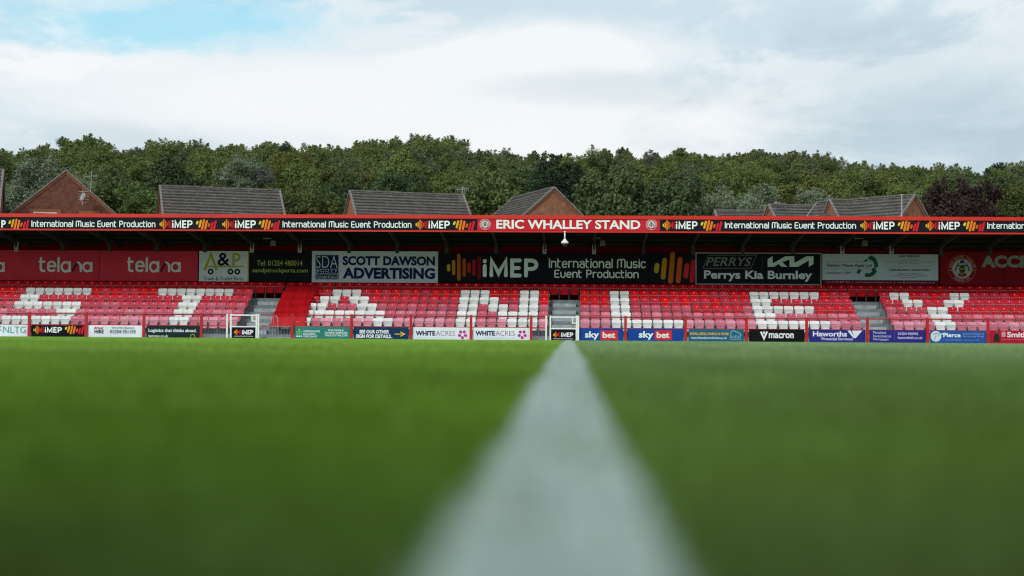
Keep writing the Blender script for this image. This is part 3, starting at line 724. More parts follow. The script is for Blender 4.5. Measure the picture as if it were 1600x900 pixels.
# --- rear-wall boards
YW = 71.72; ZB, ZTp = 2.83, 4.38; GW = 'large boards along the rear wall of the stand'
LG = (215, 226, 228)
t = board('long crimson board with three grey lowercase words, at the left end', -330, 309, ZB, ZTp, YW, (208, 54, 74), GW, seams=(-190, -20, 155))
Yt = YW-D
def tela(x0):     # word with the slanted dark stroke
    rtext(t, 'telq', (x0, 401.5, x0+49, 425.3), Yt, LG, .15, .2)
    strokes(t, [[(x0+51, 424.2), (x0+58.5, 411)]], 3.2, Yt-.002, (60, 30, 38), 'lettering', 0)
    strokes(t, [[(x0+58, 410.2), (x0+61.5, 410.8), (x0+64, 414), (x0+64.3, 425)]], 3.4, Yt, LG, 'lettering', 0)
    strokes(t, [[(x0+74.3+6.3*cos(a), 417.3+6.6*sin(a)) for a in np.linspace(0, 2*pi, 17)], [(x0+80.8, 409.5), (x0+80.8, 425)]], 3.4, Yt, LG, 'lettering', 0)
tela(62); tela(200); tela(-75); tela(-212)
t = board('white board with yellow lorry-shaped initials on black wheels', 311, 389, ZB, ZTp, YW, (214, 222, 228), GW)
q = lambda a, b, c, d: (310+a/8.889, 390+b/8.889, 310+c/8.889, 390+d/8.889)
pt = lambda a, b: (310+a/8.889, 390+b/8.889)
YG = (176, 172, 52)
strokes(t, [[pt(85, 288), pt(175, 65), pt(255, 288)]], 4.2, Yt, YG, 'lettering', 0)
strokes(t, [[pt(110, 236), pt(622, 236)]], 2.3, Yt-.002, YG, 'logo', 3)
strokes(t, [[pt(487, 232), pt(487, 60), pt(520, 58), pt(560, 72), pt(572, 105), pt(555, 140), pt(520, 152), pt(490, 152)]], 3.4, Yt-.004, YG, 'lettering', 0)
text(t, '&', q(265, 45, 437, 225), Yt-.006, (20, 12, 38), .015)
for cx in (170, 446, 541): disc(t, *pt(cx, 306), 4.6, Yt-.008, (22, 14, 40), 2.1, 'wheel_mark', 24)
text(t, 'Truck & Trailer Parts', q(65, 375, 623, 425), Yt, (55, 62, 70), 0)
b = MB(); xa = P(387, 415, YW)[0]; xb = P(389, 415, YW)[0]; b.box(xa, xb, YW-.008, YW-.001, ZB, ZTp); b.build('yellow_edge', flat(YG), t)
t = board('black board with a phone number in yellow-green text', 390.5, 486, ZB, ZTp, YW, (22, 24, 30), GW)
text(t, 'Tel: 01254 480014', q(815, 150, 1447, 225), Yt, (176, 184, 96), .008)
text(t, 'aandptruckparts.com', q(748, 258, 1520, 335), Yt, (176, 184, 96), .008)
t = board('white framed board with bold navy capitals and square navy logo', 489, 683, ZB+.03, ZTp-.02, YW-.03, (204, 216, 226), GW, frame=(215, 222, 228))
Ys = YW-.03-D
shape(t, [(493, 398.5), (529, 398.5), (529, 436.5), (493, 436.5)], Ys, (24, 42, 92), 'logo_square')
text(t, 'SDA', c3(140, 326, 276, 405), Ys-.01, (205, 212, 218), -.012)
text(t, 'SCOTT', c3(140, 410, 278, 428), Ys-.01, (205, 212, 218)); text(t, 'DAWSON', c3(140, 433, 278, 450), Ys-.01, (205, 212, 218)); text(t, 'ADVERTISING', c3(140, 455, 278, 473), Ys-.01, (205, 212, 218))
text(t, 'SCOTT DAWSON', c3(308, 328, 898, 388), Ys, (24, 36, 88), .045)
text(t, 'ADVERTISING', c3(308, 402, 898, 474), Ys, (24, 36, 88), .045)
t = board('widest black board with orange sound bars and silver rounded lettering', 686, 1086, ZB, ZTp, YW, (20, 23, 30), GW, seams=(762, 857, 959, 1015))
cp = [YEL, AMB, ORG, DOR, RD1, RD2, CRM]; dm = [tuple(int(k*.86) for k in c) for c in cp]
bars(t, dm, Yt, [680+a/4.09 for a in (86, 118, 151, 185, 216, 248, 281)], [(320+a/4.09, 320+b_/4.09) for a, b_ in ((378, 426), (352, 450), (312, 486), (341, 461), (367, 436), (348, 455), (328, 478))], 5.2)
imep_word(t, Yt, c4(303, 342, 660, 465), (232, 244, 244), .22)
rtext(t, 'International Music', (857.5, 404, 1009, 419), Yt, (232, 244, 240), .13)
rtext(t, 'Event Production', (866, 421.5, 998, 434.5), Yt, (232, 244, 240), .15)
bars(t, dm[:3]+[DOR, RD1, RD2], Yt, [900+a/4.09 for a in (516, 562, 611, 659, 705, 745)], [(320+a/4.09, 320+b_/4.09) for a, b_ in ((370, 438), (338, 478), (300, 506), (332, 502), (372, 472), (350, 500))], 7.6, lean=.07)
t = board('black board in a thin white frame with silver dealership lettering', 1088, 1282, ZB+.02, ZTp, YW-.02, (20, 23, 32), GW, frame=(150, 162, 158))
Yk = YW-.02-D; z8 = lambda a, b: (1080+a/7.62, 390+b/7.62); SV = (215, 230, 228)
text(t, 'PERRYS', (*z8(175, 92), *z8(722, 197)), Yk, (130, 142, 138), .01, .28)
strokes(t, [[z8(140, 222), z8(205, 66), z8(778, 66), z8(712, 222), z8(140, 222)]], .8, Yk, (120, 132, 128), 'logo', 0)
strokes(t, [[z8(845, 70), z8(845, 220)]], .5, Yk, (90, 98, 96), 'logo', 0)
strokes(t, [[z8(968, 80), z8(912, 112), z8(912, 112)]], .2, Yk, SV)
shape(t, [z8(910, 112), z8(970, 80), z8(970, 165), z8(1120, 80), z8(1228, 80), z8(1228, 160), z8(1370, 80), z8(1456, 80), z8(1456, 172), z8(1400, 205), z8(1400, 128), z8(1270, 205), z8(1170, 205), z8(1170, 118), z8(1085, 150), z8(1145, 205), z8(1075, 205), z8(1040, 172), z8(985, 205), z8(910, 205)], Yk, SV)
text(t, 'Perrys Kia Burnley', (*z8(152, 250), *z8(1440, 380)), Yk, SV, .03)
t = board('white board with green curved recycling arrows and small dark text', 1285, 1466, ZB+.25, ZTp, YW, (186, 200, 210), GW)
zr = lambda a, b: (1280+a/8.42, 390+b/8.42); GR = (30, 92, 72); MRN = (92, 22, 48)
b = MB(); b.box(P(1286, 437, YW)[0], P(1466, 437, YW)[0], YW, YW+.03, ZB-.02, ZB+.247); b.build('lower_strip', flat((112, 18, 44)), t)
def parc(cx, cy, rx, ry, a0, a1, n=10): return [(cx+rx*cos(radians(a)), cy-ry*sin(radians(a))) for a in np.linspace(a0, a1, n)]
cx_, cy_ = zr(640, 215)
strokes(t, [parc(cx_, cy_, 13.0, 14.5, 75, -8)], 6, Yt-.002, GR, 'logo', 0)
strokes(t, [parc(cx_, cy_, 13.0, 14.5, 250, 335)], 6, Yt-.002, GR, 'logo', 0)
shape(t, [zr(640, 100), zr(700, 70), zr(712, 150), zr(660, 135)], Yt-.004, GR); shape(t, [zr(680, 250), zr(748, 232), zr(735, 300), zr(700, 285)], Yt-.004, GR)
shape(t, [zr(580, 155), zr(630, 118), zr(645, 140), zr(610, 158)], Yt-.004, GR); shape(t, [zr(485, 308), zr(515, 262), zr(560, 268), zr(528, 320)], Yt-.004, GR)
shape(t, [zr(70, 255), zr(100, 160), zr(718, 160), zr(712, 225), zr(690, 255)], Yt-.006, (186, 200, 210), 'name_panel')
strokes(t, [[zr(718, 160), zr(100, 160), zr(70, 255), zr(690, 255)]], .5, Yt-.008, MRN, 'logo', 0)
text(t, 'Rishton Waste Paper Ltd', (*zr(103, 185), *zr(697, 240)), Yt-.008, MRN, .03, .2)
text(t, 'Established 1984', (*zr(95, 288), *zr(412, 318)), Yt, MRN, .0, .3)
text(t, 'SKIP SERVICE', (*zr(1048, 75), *zr(1320, 102)), Yt, MRN, .03)
text(t, 'WASTE SERVICES', (*zr(1060, 128), *zr(1310, 147)), Yt, MRN)
text(t, 'WASTE PAPER PROCESSING - WASTE PLASTIC PROCESSING', (*zr(865, 157), *zr(1505, 170)), Yt, (70, 60, 75)); text(t, 'HARD PLASTIC PROCESSING', (*zr(1035, 182), *zr(1335, 194)), Yt, (70, 60, 75))
strokes(t, [[zr(930, 222), zr(1450, 222)]], .3, Yt, (110, 90, 105), 'rule', 0)
text(t, 'CARDBOARD COLLECTION', (*zr(920, 253), *zr(1450, 281)), Yt, (50, 44, 66), .03)
text(t, 'SPECIALIST SERVICES', (*zr(1030, 307), *zr(1348, 325)), Yt, MRN)
text(t, 'DOCUMENT SHREDDING - WASTE BALERS', (*zr(955, 338), *zr(1415, 350)), Yt, (70, 60, 75)); text(t, 'WASTE PROCESSING', (*zr(1080, 362), *zr(1298, 374)), Yt, (70, 60, 75))
text(t, 'Tel: 01254 885 906   |   www.rishtonwastepaper.co.uk   |   sales@rishtonwastepaper.co.uk', (*zr(98, 415), *zr(1525, 447)), Yt, (168, 140, 156), .01)
t = board('dark red board with round club crest and large grey capitals', 1469, 2000, ZB, ZTp+.16, YW, (128, 14, 26), GW, seams=(1567, 1700, 1850))
za = lambda a, b: (1460+a/11.43, 385+b/11.43)
ccx, ccy = za(497, 400); CG = (150, 156, 152)
disc(t, ccx, ccy, 21.3, Yt, (168, 120, 120)); disc(t, ccx, ccy, 20.6, Yt-.002, (132, 12, 28)); disc(t, ccx, ccy, 15.2, Yt-.004, (168, 176, 174))
arc_text(t, 'ACCRINGTON STANLEY', ccx, ccy, 17.9, -82, 82, 3.0, Yt-.006, (190, 150, 140))
arc_text(t, 'WOMEN FC', ccx, ccy, 17.9, 215, 145, 3.0, Yt-.006, (190, 150, 140), inward=True)
for a in (298, 697): disc(t, *za(a, 428), 1.3, Yt-.006, (196, 160, 40), 0, 'dot', 10)
pz = lambda L: [za(a, b) for a, b in L]
DK = (40, 42, 60)
shape(t, pz([(440, 400), (470, 330), (530, 330), (555, 390), (548, 450), (497, 480), (448, 450)]), Yt-.006, (52, 66, 52), 'shield')
shape(t, pz([(455, 290), (470, 250), (497, 240), (525, 250), (535, 290), (515, 310), (497, 290), (470, 312)]), Yt-.006, DK, 'helmet')
shape(t, pz([(430, 480), (497, 455), (570, 480), (580, 530), (497, 545), (420, 530)]), Yt-.005, (110, 60, 70), 'scroll')
strokes(t, [pz([(375, 440), (385, 380), (410, 340), (450, 340)]), pz([(620, 440), (610, 380), (585, 340), (545, 340)])], 1.9, Yt-.006, (84, 34, 70), 'mantling', 3)
strokes(t, [pz([(400, 350), (430, 300)]), pz([(590, 350), (565, 300)])], 1.3, Yt-.008, DK, 'mantling', 3)
strokes(t, [pz([(460, 400), (540, 400)]), pz([(470, 500), (530, 470)])], 1.5, Yt-.008, (190, 160, 60), 'charge', 0)
text(t, 'ACCRINGTON', (1533, 399.3, 1720, 418.5), Yt, (140, 146, 136), .05)

# --- roof fascia banners
YF = 66.19; ZFB, ZFT = 5.075, 5.59; GF = 'banners along the roof fascia'
def fas_units(bb, x, what):
    pass
def fboard(label, x0, x1, rgb, **k):
    Xa = P(x0, 350, YF)[0]; Xb = P(x1, 350, YF)[0]
    return board(label, 0, 0, ZFB, ZFT, YF-.03, rgb, GF, xs=(Xa, Xb), **k)
YL = YF-.03-D; BLK = (24, 26, 34)
def ylev(x): return 350+x*0.0021   # centre of the lettering drifts down to the right in the view
def intl(t, x0, x1):
    y = ylev(x0)-.3; rtext(t, 'International Music Event Production', (x0, y-5.1, x1, y+5.1), YL, (225, 236, 238), .145)
def imep(t, x0, x1):
    y = ylev(x0)-.3; k = (x1-x0)/54; imep_bars(t, YL, x0, x0+20*k, y, 16); imep_word(t, YL, (x0+20.5*k, y-6.2, x1, y+6.2), w=.20)
def sl(t, x0, x1): y = ylev(x0)-.3; slant_bars(t, YL, x0, x1, y-8, y+9)
t = fboard('black banner at the left end of the fascia, cut by the frame, letter P showing', -60, 48, BLK)
y_ = ylev(0); rtext(t, 'P', (2, y_-6, 9, y_+6), YL, (225, 236, 238), .2); sl(t, 13, 45); imep_word(t, YL, (-32, y_-6, 0, y_+6), w=.2)
t = fboard('black banner of white rounded lettering above the gable with aerials', 48.6, 244, BLK, seams=(145,)); intl(t, 49, 243)
t = fboard('black banner with sound-bar logo just left of the yellow lorry board', 244.6, 342, BLK); imep(t, 249, 301); sl(t, 306, 338)
t = fboard('black banner with sound-bar logo directly above the yellow-green phone number', 342.6, 439.5, BLK); imep(t, 347, 400); sl(t, 404, 437)
t = fboard('black banner of white rounded lettering above the navy capitals board', 440.1, 644, BLK, seams=(541.5,)); intl(t, 441.5, 643)
t = fboard('black banner with sound-bar logo touching the red name banner on its left', 644.6, 745.5, BLK); imep(t, 649, 703); sl(t, 707.5, 741.5)
RN = (196, 40, 56)
t = fboard('red name banner with white capitals between two round crests', 746, 1031, RN)
text(t, 'ERIC WHALLEY STAND', (775.5, 343.6, 1000.5, 357.8), YL, (232, 236, 236), .028)
def crest(t, cx, cy, r):
    disc(t, cx, cy, r, YL, (205, 190, 190)); disc(t, cx, cy, r*.92, YL-.002, (176, 52, 62), r*.64); disc(t, cx, cy, r*.62, YL-.002, (206, 206, 204))
    arc_text(t, 'ACCRINGTON STANLEY', cx, cy, r*.78, -120, 120, r*.17, YL-.006, (225, 215, 215)); arc_text(t, 'FC', cx, cy, r*.78, 188, 172, r*.17, YL-.006, (225, 215, 215), inward=True)
    shape(t, [(cx-r*.2, cy-r*.05), (cx+r*.2, cy-r*.05), (cx+r*.2, cy+r*.25), (cx, cy+r*.42), (cx-r*.2, cy+r*.25)], YL-.004, (110, 96, 96), 'shield')
    shape(t, [(cx-r*.14, cy-r*.12), (cx-r*.12, cy-r*.4), (cx, cy-r*.5), (cx+r*.12, cy-r*.4), (cx+r*.14, cy-r*.12)], YL-.006, (78, 78, 92), 'helmet')
    strokes(t, [[(cx-r*.42, cy+r*.3), (cx-r*.36, cy), (cx-r*.22, cy-r*.3)], [(cx+r*.42, cy+r*.3), (cx+r*.36, cy), (cx+r*.22, cy-r*.3)]], r*.1, YL-.006, (110, 90, 98), 'mantling', 0)
crest(t, 758, 350.3, 8.6); crest(t, 1017.8, 350.9, 8.6)
t = fboard('black banner with sound-bar logo touching the red name banner on its right', 1031.5, 1131, BLK); imep(t, 1035, 1090); sl(t, 1094.5, 1128)
t = fboard('black banner of white rounded lettering above the silver dealership board', 1131.6, 1340, BLK, seams=(1236,)); intl(t, 1132.5, 1337.5)
t = fboard('black banner with sound-bar logo above the green recycling arrows board', 1340.6, 1441.5, BLK); imep(t, 1344, 1398); sl(t, 1402.5, 1436)
t = fboard('black banner with sound-bar logo just left of above the round club crest', 1442, 1541, BLK); imep(t, 1446, 1500); sl(t, 1505, 1538.5)
t = fboard('black banner at the right end of the fascia, its wording cut by the frame', 1541.6, 1750, BLK); intl(t, 1542.5, 1746)

# --- pitch-side boards
YP = 64.0; YQ = YP-D; ZP0, ZP1 = -0.11, 0.50; GP = 'advertising boards along the pitch-side rail'
YPB = YP; 
def pboard(label, x0, x1, rgb, zt=None): 
    z = .497+ (x0/1600)*.035
    return board(label, x0, x1, ZP0, z if zt is None else zt, YP, rgb, GP)
WB_ = (224, 234, 240)
t = pboard('white board with large teal capitals at the left edge of the photo', -46, 43.5, WB_)
text(t, 'NLTG', (5, 510, 40.5, 520.5), YQ, (72, 150, 158), -.004); strokes(t, [[(2, 509.5), (-2, 513), (2, 517)]], 1, YQ, (72, 150, 158), cap=0)
t = pboard('black board with orange and red slanted bars, second post from left', 49, 132.5, (18, 19, 26))
imep_bars(t, YQ, 52, 69, 515.5, 13); imep_word(t, YQ, (70, 511, 97, 520)); slant_bars(t, YQ, 101, 131, 508.5, 522.5)
t = pboard('white board with a red and black logo and a phone number', 137.5, 222, WB_)
text(t, 'driver', (147, 510, 162, 514.5), YQ, (178, 34, 44), 0.020); text(t, 'HIRE', (147.5, 515, 162, 521), YQ, (40, 36, 40), 0.030)
text(t, 'Driver Hire Blackburn', (175, 510.5, 210, 513.8), YQ, (70, 74, 78)); text(t, '01254 351155', (172, 515.5, 212, 521), YQ, (50, 52, 56), 0.020)
t = pboard('dark green board with a white two-line slogan left of the left gate', 229, 313, (22, 46, 48))
text(t, 'Logistics that thinks ahead.', (232, 513.6, 307, 520.5), YQ, (220, 230, 228), 0.024); text(t, 'kammac.co.uk', (232, 522.6, 263, 527), YQ, (190, 200, 196), 0.030)
disc(t, 301, 526, 4, YQ, (180, 170, 60), 3)
TG = (42, 130, 120)
t = pboard('teal green board with a pyramid of coloured dots', 460.5, 547, TG)
for k, (n_, c_) in enumerate(((1, (226, 200, 70)), (3, (150, 190, 70)), (3, (90, 200, 140)), (3, (225, 238, 232)))):
    for i in range(n_): disc(t, 467.5+(i-(n_-1)/2)*3.4, 515.2+k*3.4, 1.3, YQ, c_, 0, 'dot', 10)
for i, s in enumerate(('GREENGATES', 'BUILDERS', 'MERCHANT')): text(t, s, (474, 516+i*4.0, (500, 493, 496)[i], 519.2+i*4.0), YQ, (205, 226, 220), 0.030)
for i, s in enumerate(('BUILDING &', 'TIMBER SUPPLIES', 'TRADE & DIY WELCOME')): text(t, s, ((513, 507, 507)[i], 514.5+i*4.0, (537, 543, 543)[i], 517.7+i*4.0), YQ, (205, 226, 220), 0.030)
t = pboard('dark blue board with a white slogan and a gold arrow', 553, 638.5, (20, 58, 90))
text(t, 'SEE OUR OTHER', (561.5, 515.5, 608, 521.2), YQ, (228, 234, 238), 0.042, .05); text(t, 'SIGN FOR DETAILS..', (556, 522.5, 613, 528.4), YQ, (228, 234, 238), 0.042, .05)
strokes(t, [[(617, 522), (632, 522)], [(626, 518.8), (632.5, 522), (626, 525.2)]], 1.5, YQ, (222, 176, 84), 'arrow', 3)
def acres(t, x0):
    text(t, 'WHITE', (x0+4.5, 517, x0+35, 524.4), YQ, (44, 26, 88), 0.036); text(t, 'ACRES', (x0+36, 517, x0+66, 524.6), YQ, (146, 78, 134), -.012)
    text(t, 'www.whiteacres-property.co.uk', (x0+6, 527, x0+66, 529), YQ, (140, 150, 170), -.01)
    cx, cy = x0+77.5, 522.6
    for k in range(5):
        a = radians(90-36-72*k-0); c_, s_ = cos(a), sin(a); pts = []
        for u_, v_ in ((2.2, 0), (3.6, -2.2), (6.6, -2.0), (7.4, 0), (6.6, 2.0), (3.6, 2.2)): pts.append((cx+u_*c_-v_*s_, cy-(u_*s_+v_*c_)))
        shape(t, pts, YQ-.001*k, (196, 36, 150), 'petal')
t = pboard('white board with purple lettering and magenta flower, left of the identical pair', 645, 738, WB_); acres(t, 645)
t = pboard('white board with purple lettering and magenta flower, nearest the middle gate', 738.6, 828, WB_); acres(t, 738.3)
SB = (22, 70, 152)
def skyb(t, x0, sky_, bet):
    text(t, 'sky', sky_, YQ, (232, 240, 244), 0.030); x, y, X2, Y2 = bet
    shape(t, [(x, y), (X2, y), (X2, Y2), (x, Y2)], YQ, (206, 48, 56), 'logo_square'); text(t, 'bet', (x+3, y+2, X2-4, Y2-3), YQ-.012, (236, 226, 224), 0.035)
t = pboard('royal blue betting board beside the middle gate, shorter of two', 905, 974, SB); skyb(t, 905, (914, 517.5, 936, 530.8), (938.5, 516.5, 965.5, 531.3))
t = pboard('royal blue betting board between two red posts, longer of two', 980, 1068, SB); skyb(t, 980, (998, 517.5, 1021, 530.8), (1023, 516.5, 1050, 531.3))
t = pboard('teal blue board with yellow capitals and a web address', 1076.5, 1162, (34, 98, 122))
text(t, 'SOFAS, BEDS, DINING & MORE', c5(728, 816, 976, 836), YQ, (222, 178, 90), 0.030); text(t, 'www.HomeLivingOutlet.co.uk', c5(734, 843, 964, 861), YQ, (214, 226, 232), 0.020)
text(t, 'OUTLET', c5(984, 836, 1058, 852), YQ, (170, 206, 218), 0.000); text(t, 'ACCRINGTON', c5(984, 856, 1056, 864), YQ, (170, 206, 218)); strokes(t, [[(1142, 524), (1142, 519), (1146, 516.5), (1157, 521.5), (1157, 524)]], .8, YQ, (170, 206, 218), cap=0)
t = pboard('black board with a white sportswear wordmark', 1170.5, 1257, (16, 17, 20))
text(t, 'macron', c6(332, 820, 492, 853), YQ, (228, 232, 234), 0.027)
shape(t, [(1187.5, 518.5), (1190.5, 518), (1193.7, 526.5), (1197, 517.5), (1200, 518.5), (1193.8, 532.3)], YQ, (228, 232, 234)); shape(t, [(1192.2, 520), (1193.7, 516.5), (1195.2, 520), (1193.7, 523)], YQ-.003, (228, 232, 234))
IN = (44, 42, 128)
t = pboard('indigo board with a white serif name and fan-shaped logo', 1264.5, 1352, IN)
text(t, 'Haworths', c6(614, 808, 832, 842), YQ, (214, 218, 236), 0.030); text(t, 'Financial Services', c6(670, 848, 870, 866), YQ, (200, 206, 230), 0.020)
shape(t, [(1324, 516.5), (1329, 516.5), (1335, 527), (1333.5, 528.5)], YQ, (220, 226, 236)); shape(t, [(1331, 516.5), (1347.5, 516.5), (1337, 528.5), (1335.5, 528.5)], YQ-.002, (220, 226, 236))
t = pboard('indigo board with three short lines and a phone number', 1358.5, 1446.5, IN)
for i, s in enumerate(('Pensions', 'Investments', 'Mortgages')): text(t, s, (1364.3, 517.2+i*5.6, (1384.5, 1392.5, 1388.5)[i], 521.6+i*5.6), YQ, (180, 184, 220), 0.010)
strokes(t, [[(1398, 518), (1398, 532)]], .3, YQ, (120, 124, 190), 'rule', 0)
text(t, '01254 945945', (1403, 519.4, 1434.5, 523.6), YQ, (200, 204, 232), 0.010); text(t, 'haworthsfs.co.uk', (1403, 525.4, 1441.5, 529.8), YQ, (200, 204, 232), 0.010)
t = pboard('mid blue board with a script letter on a white disc', 1453.5, 1541, (42, 84, 160))
disc(t, 1462.3, 525.5, 8.2, YQ, (200, 214, 222)); strokes(t, [[(1460, 531.5), (1463, 521.5), (1467, 520.5), (1468, 523), (1464.5, 525.6)], [(1458, 523), (1463, 520)]], .7, YQ-.003, (90, 120, 160), cap=3)
strokes(t, [[(1470, 522), (1474.5, 521.5)]], 1.5, YQ, (214, 224, 236)); text(t, 'Pierce', (1474, 520, 1501, 527), YQ, (222, 232, 240), 0.030)
text(t, 'Business Advisory &', (1504.5, 520.2, 1537, 523.6), YQ, (150, 176, 212)); text(t, 'Accountancy Group', (1504.5, 524, 1537, 527.6), YQ, (150, 176, 212)); text(t, 'Call: 01254 688100  •  www.pierce.co.uk', (1478, 530.2, 1530, 533), YQ, (130, 160, 204))
t = pboard('crimson board with a printed figure, at the right edge of the photo', 1547, 1640, (172, 26, 54))
shape(t, [(1552, 534), (1553, 525), (1555.5, 521), (1556, 517.5), (1557, 516), (1558.5, 517.5), (1559, 521), (1561.5, 525), (1562.5, 534)], YQ, (38, 42, 36), 'printed_figure')
shape(t, [(1556.4, 521), (1556.3, 518.3), (1557.2, 517), (1558.2, 518.3), (1558, 521)], YQ-.003, (120, 110, 84), 'printed_face')
shape(t, [(1565, 526.5), (1565, 519.5), (1568, 517.6), (1571.3, 519.5), (1571.3, 526.5)], YQ, (200, 140, 156)); text(t, 'Smiths', (1573.5, 518.6, 1611, 527.2), YQ, (232, 218, 222), 0.030)
text(t, 'Accrington Buses and Cars', (1565, 529.3, 1612, 531.8), YQ, (214, 130, 150))
# gates' small boards
def gboard(label, x0, x1, yt, by):
    Xa = P(x0, yt, 63.86)[0]; Xb = P(x1, yt, 63.86)[0]; Zt = P((x0+x1)/2, yt, 63.86)[1]
    t = board(label, 0, 0, ZP0, Zt, 63.86, (20, 20, 36), GP, xs=(Xa, Xb)); Yg = 63.86-D
    imep_bars(t, Yg, x0+3, x0+14, by, 9.5); imep_word(t, Yg, (x0+15.5, by-3.6, x1-3.2, by+3.6)); rtext(t, 'International Music Event Production', (x0+3.5, by+5.3, x1-3.5, by+7.2), Yg, (170, 178, 190), .2)
    return t
gboard('small black board on the left white gate', 362.5, 399, 511.3, 519)
gboard('small black board on the middle white gate, ahead of the painted line', 861, 899, 514.5, 523)

# ------------------------------------------------------------------ pitch-side railing, gates, guard bars
pr = thing('perimeter_railing', 'red steel railing with flat posts running along the front of the stand', 'railing', (0, 63.95, -.14))
pxs = [-32.6, -29.9, -27.25, -24.60, -21.97, -19.31, -16.67, -12.51, -9.82, -7.13, -4.41, -1.70, 2.53, 5.21, 7.92, 10.59, 13.28, 15.93, 18.58, 21.25, 23.9, 26.6]
for x in pxs:
    b = MB(); b.box(x-.058, x+.058, 63.90, 63.985, -.14, 1.07); b.build('post', m_red, pr)
spans = [(XA, -15.55), (-13.96, -1.10), (0.47, 30)]
for a, c in spans:
    b = MB(); b.tube([(a, 64.05, 1.02), (c, 64.05, 1.02)], .024, 8); b.build('top_rail', m_red, pr, True)
    b = MB(); b.box(a, c, 64.035, 64.075, .505, .545); b.build('lower_rail', m_red, pr)
GG = 'white steel gates in the pitch-side railing'
def gate(label, x0, xi, xr0, xr1, yt, ym):
    Yg = 63.9; X = lambda p_: P(p_, 505, Yg)[0]
    Zt = P(x0+20, yt, Yg)[1]; Zm = P(x0+20, ym, Yg)[1]
    t = thing('pitch_gate', label, 'gate', (X(x0), Yg, -.13), GG); w = .035
    for p_ in (x0+1, xi+1, xr0+1.1, xr1-1.1):
        b = MB(); b.box(X(p_)-w, X(p_)+w, Yg-w, Yg+w, -.13, Zt+.03); b.build('post', m_wht, t)
    b = MB(); b.box(X(xi+1)+w, X(xr0+1.1)-w, Yg-.03, Yg+.03, Zt-.06, Zt); b.build('top_bar', m_wht, t)
    b = MB(); b.box(X(xi+1)+w, X(xr0+1.1)-w, Yg-.03, Yg+.03, Zm-.06, Zm); b.build('middle_bar', m_wht, t)
    bx, ex = X(xr0-6.5), X(xr0+.2); b = MB()
    b.box(bx, bx+.05, Yg-.028, Yg+.028, Zt-.32, Zt-.061); b.box(bx+.05, ex, Yg-.028, Yg+.028, Zt-.32, Zt-.27); b.build('latch_box', m_wht, t)
    b = MB(); b.box(bx+.07, ex-.01, Yg-.015, Yg+.015, Zt-.20, Zt-.16); b.build('latch', m_galv, t)
gate('white tubular steel gate at the foot of the left stairway', 354, 360, 399.8, 405, 491.3, 509.5)
gate('white tubular steel gate at the foot of the middle stairway', 852.4, 859, 900, 904.8, 494.3, 512.5)
m_bar = mat('grey_bar_steel', (0.34, 0.36, 0.37), 0.5, 0.15, 3)
def guard(label, x0, x1, top):
    X0 = P(x0, 515, 64.35)[0]; X1 = P(x1, 515, 64.35)[0]
    t = thing('crowd_barrier', label, 'barrier', ((X0+X1)/2, 64.35, -.13), 'grey barriers behind the railing')
    b = MB(); b.tube([(X0, 64.35, top), (X1, 64.35, top)], .02, 6); b.tube([(X0, 64.35, .0), (X1, 64.35, .0)], .018, 6); b.build('rails', m_bar, t)
    n = int((X1-X0)/.125); me_ = None
    for i in range(n+1):
        x = X0+(X1-X0)*i/n
        if me_ is None: bb = MB(); bb.tube([(0, 0, 0), (0, 0, top)], .010, 5); me_ = bb.mesh('bar', m_bar)
        o = link('bar', me_, t); o.location = (x, 64.35, 0)
guard('grey barred barrier left of the left white gate', 316, 353, .50)
guard('grey barred barrier right of the left white gate below the red sheet', 407, 458, 1.0 if False else .50)
guard('grey barred barrier left of the middle white gate', 831, 852, .50)
# taller barred screen with a curved top beside the left gate
X0 = P(407, 505, 64.6)[0]; X1 = P(434, 505, 64.6)[0]
t = thing('guard_hoop', 'tall grey guard rail with a rounded corner at the red sheet', 'barrier', (X0, 64.6, -.13))
b = MB(); b.tube([(X0, 64.6, 1.03), (X1-.22, 64.6, 1.03)]+[(X1-.22+.22*sin(a), 64.6, .81+.22*cos(a)) for a in np.linspace(.2, pi/2, 6)]+[(X1, 64.6, -.13)], .022, 8); b.build('hoop_tube', m_bar, t, True)
for i in range(7):
    b = MB(); x = X0+i*.1; b.tube([(x, 64.6, .45), (x, 64.6, 1.02)], .008, 5); b.build('bar', m_bar, t)
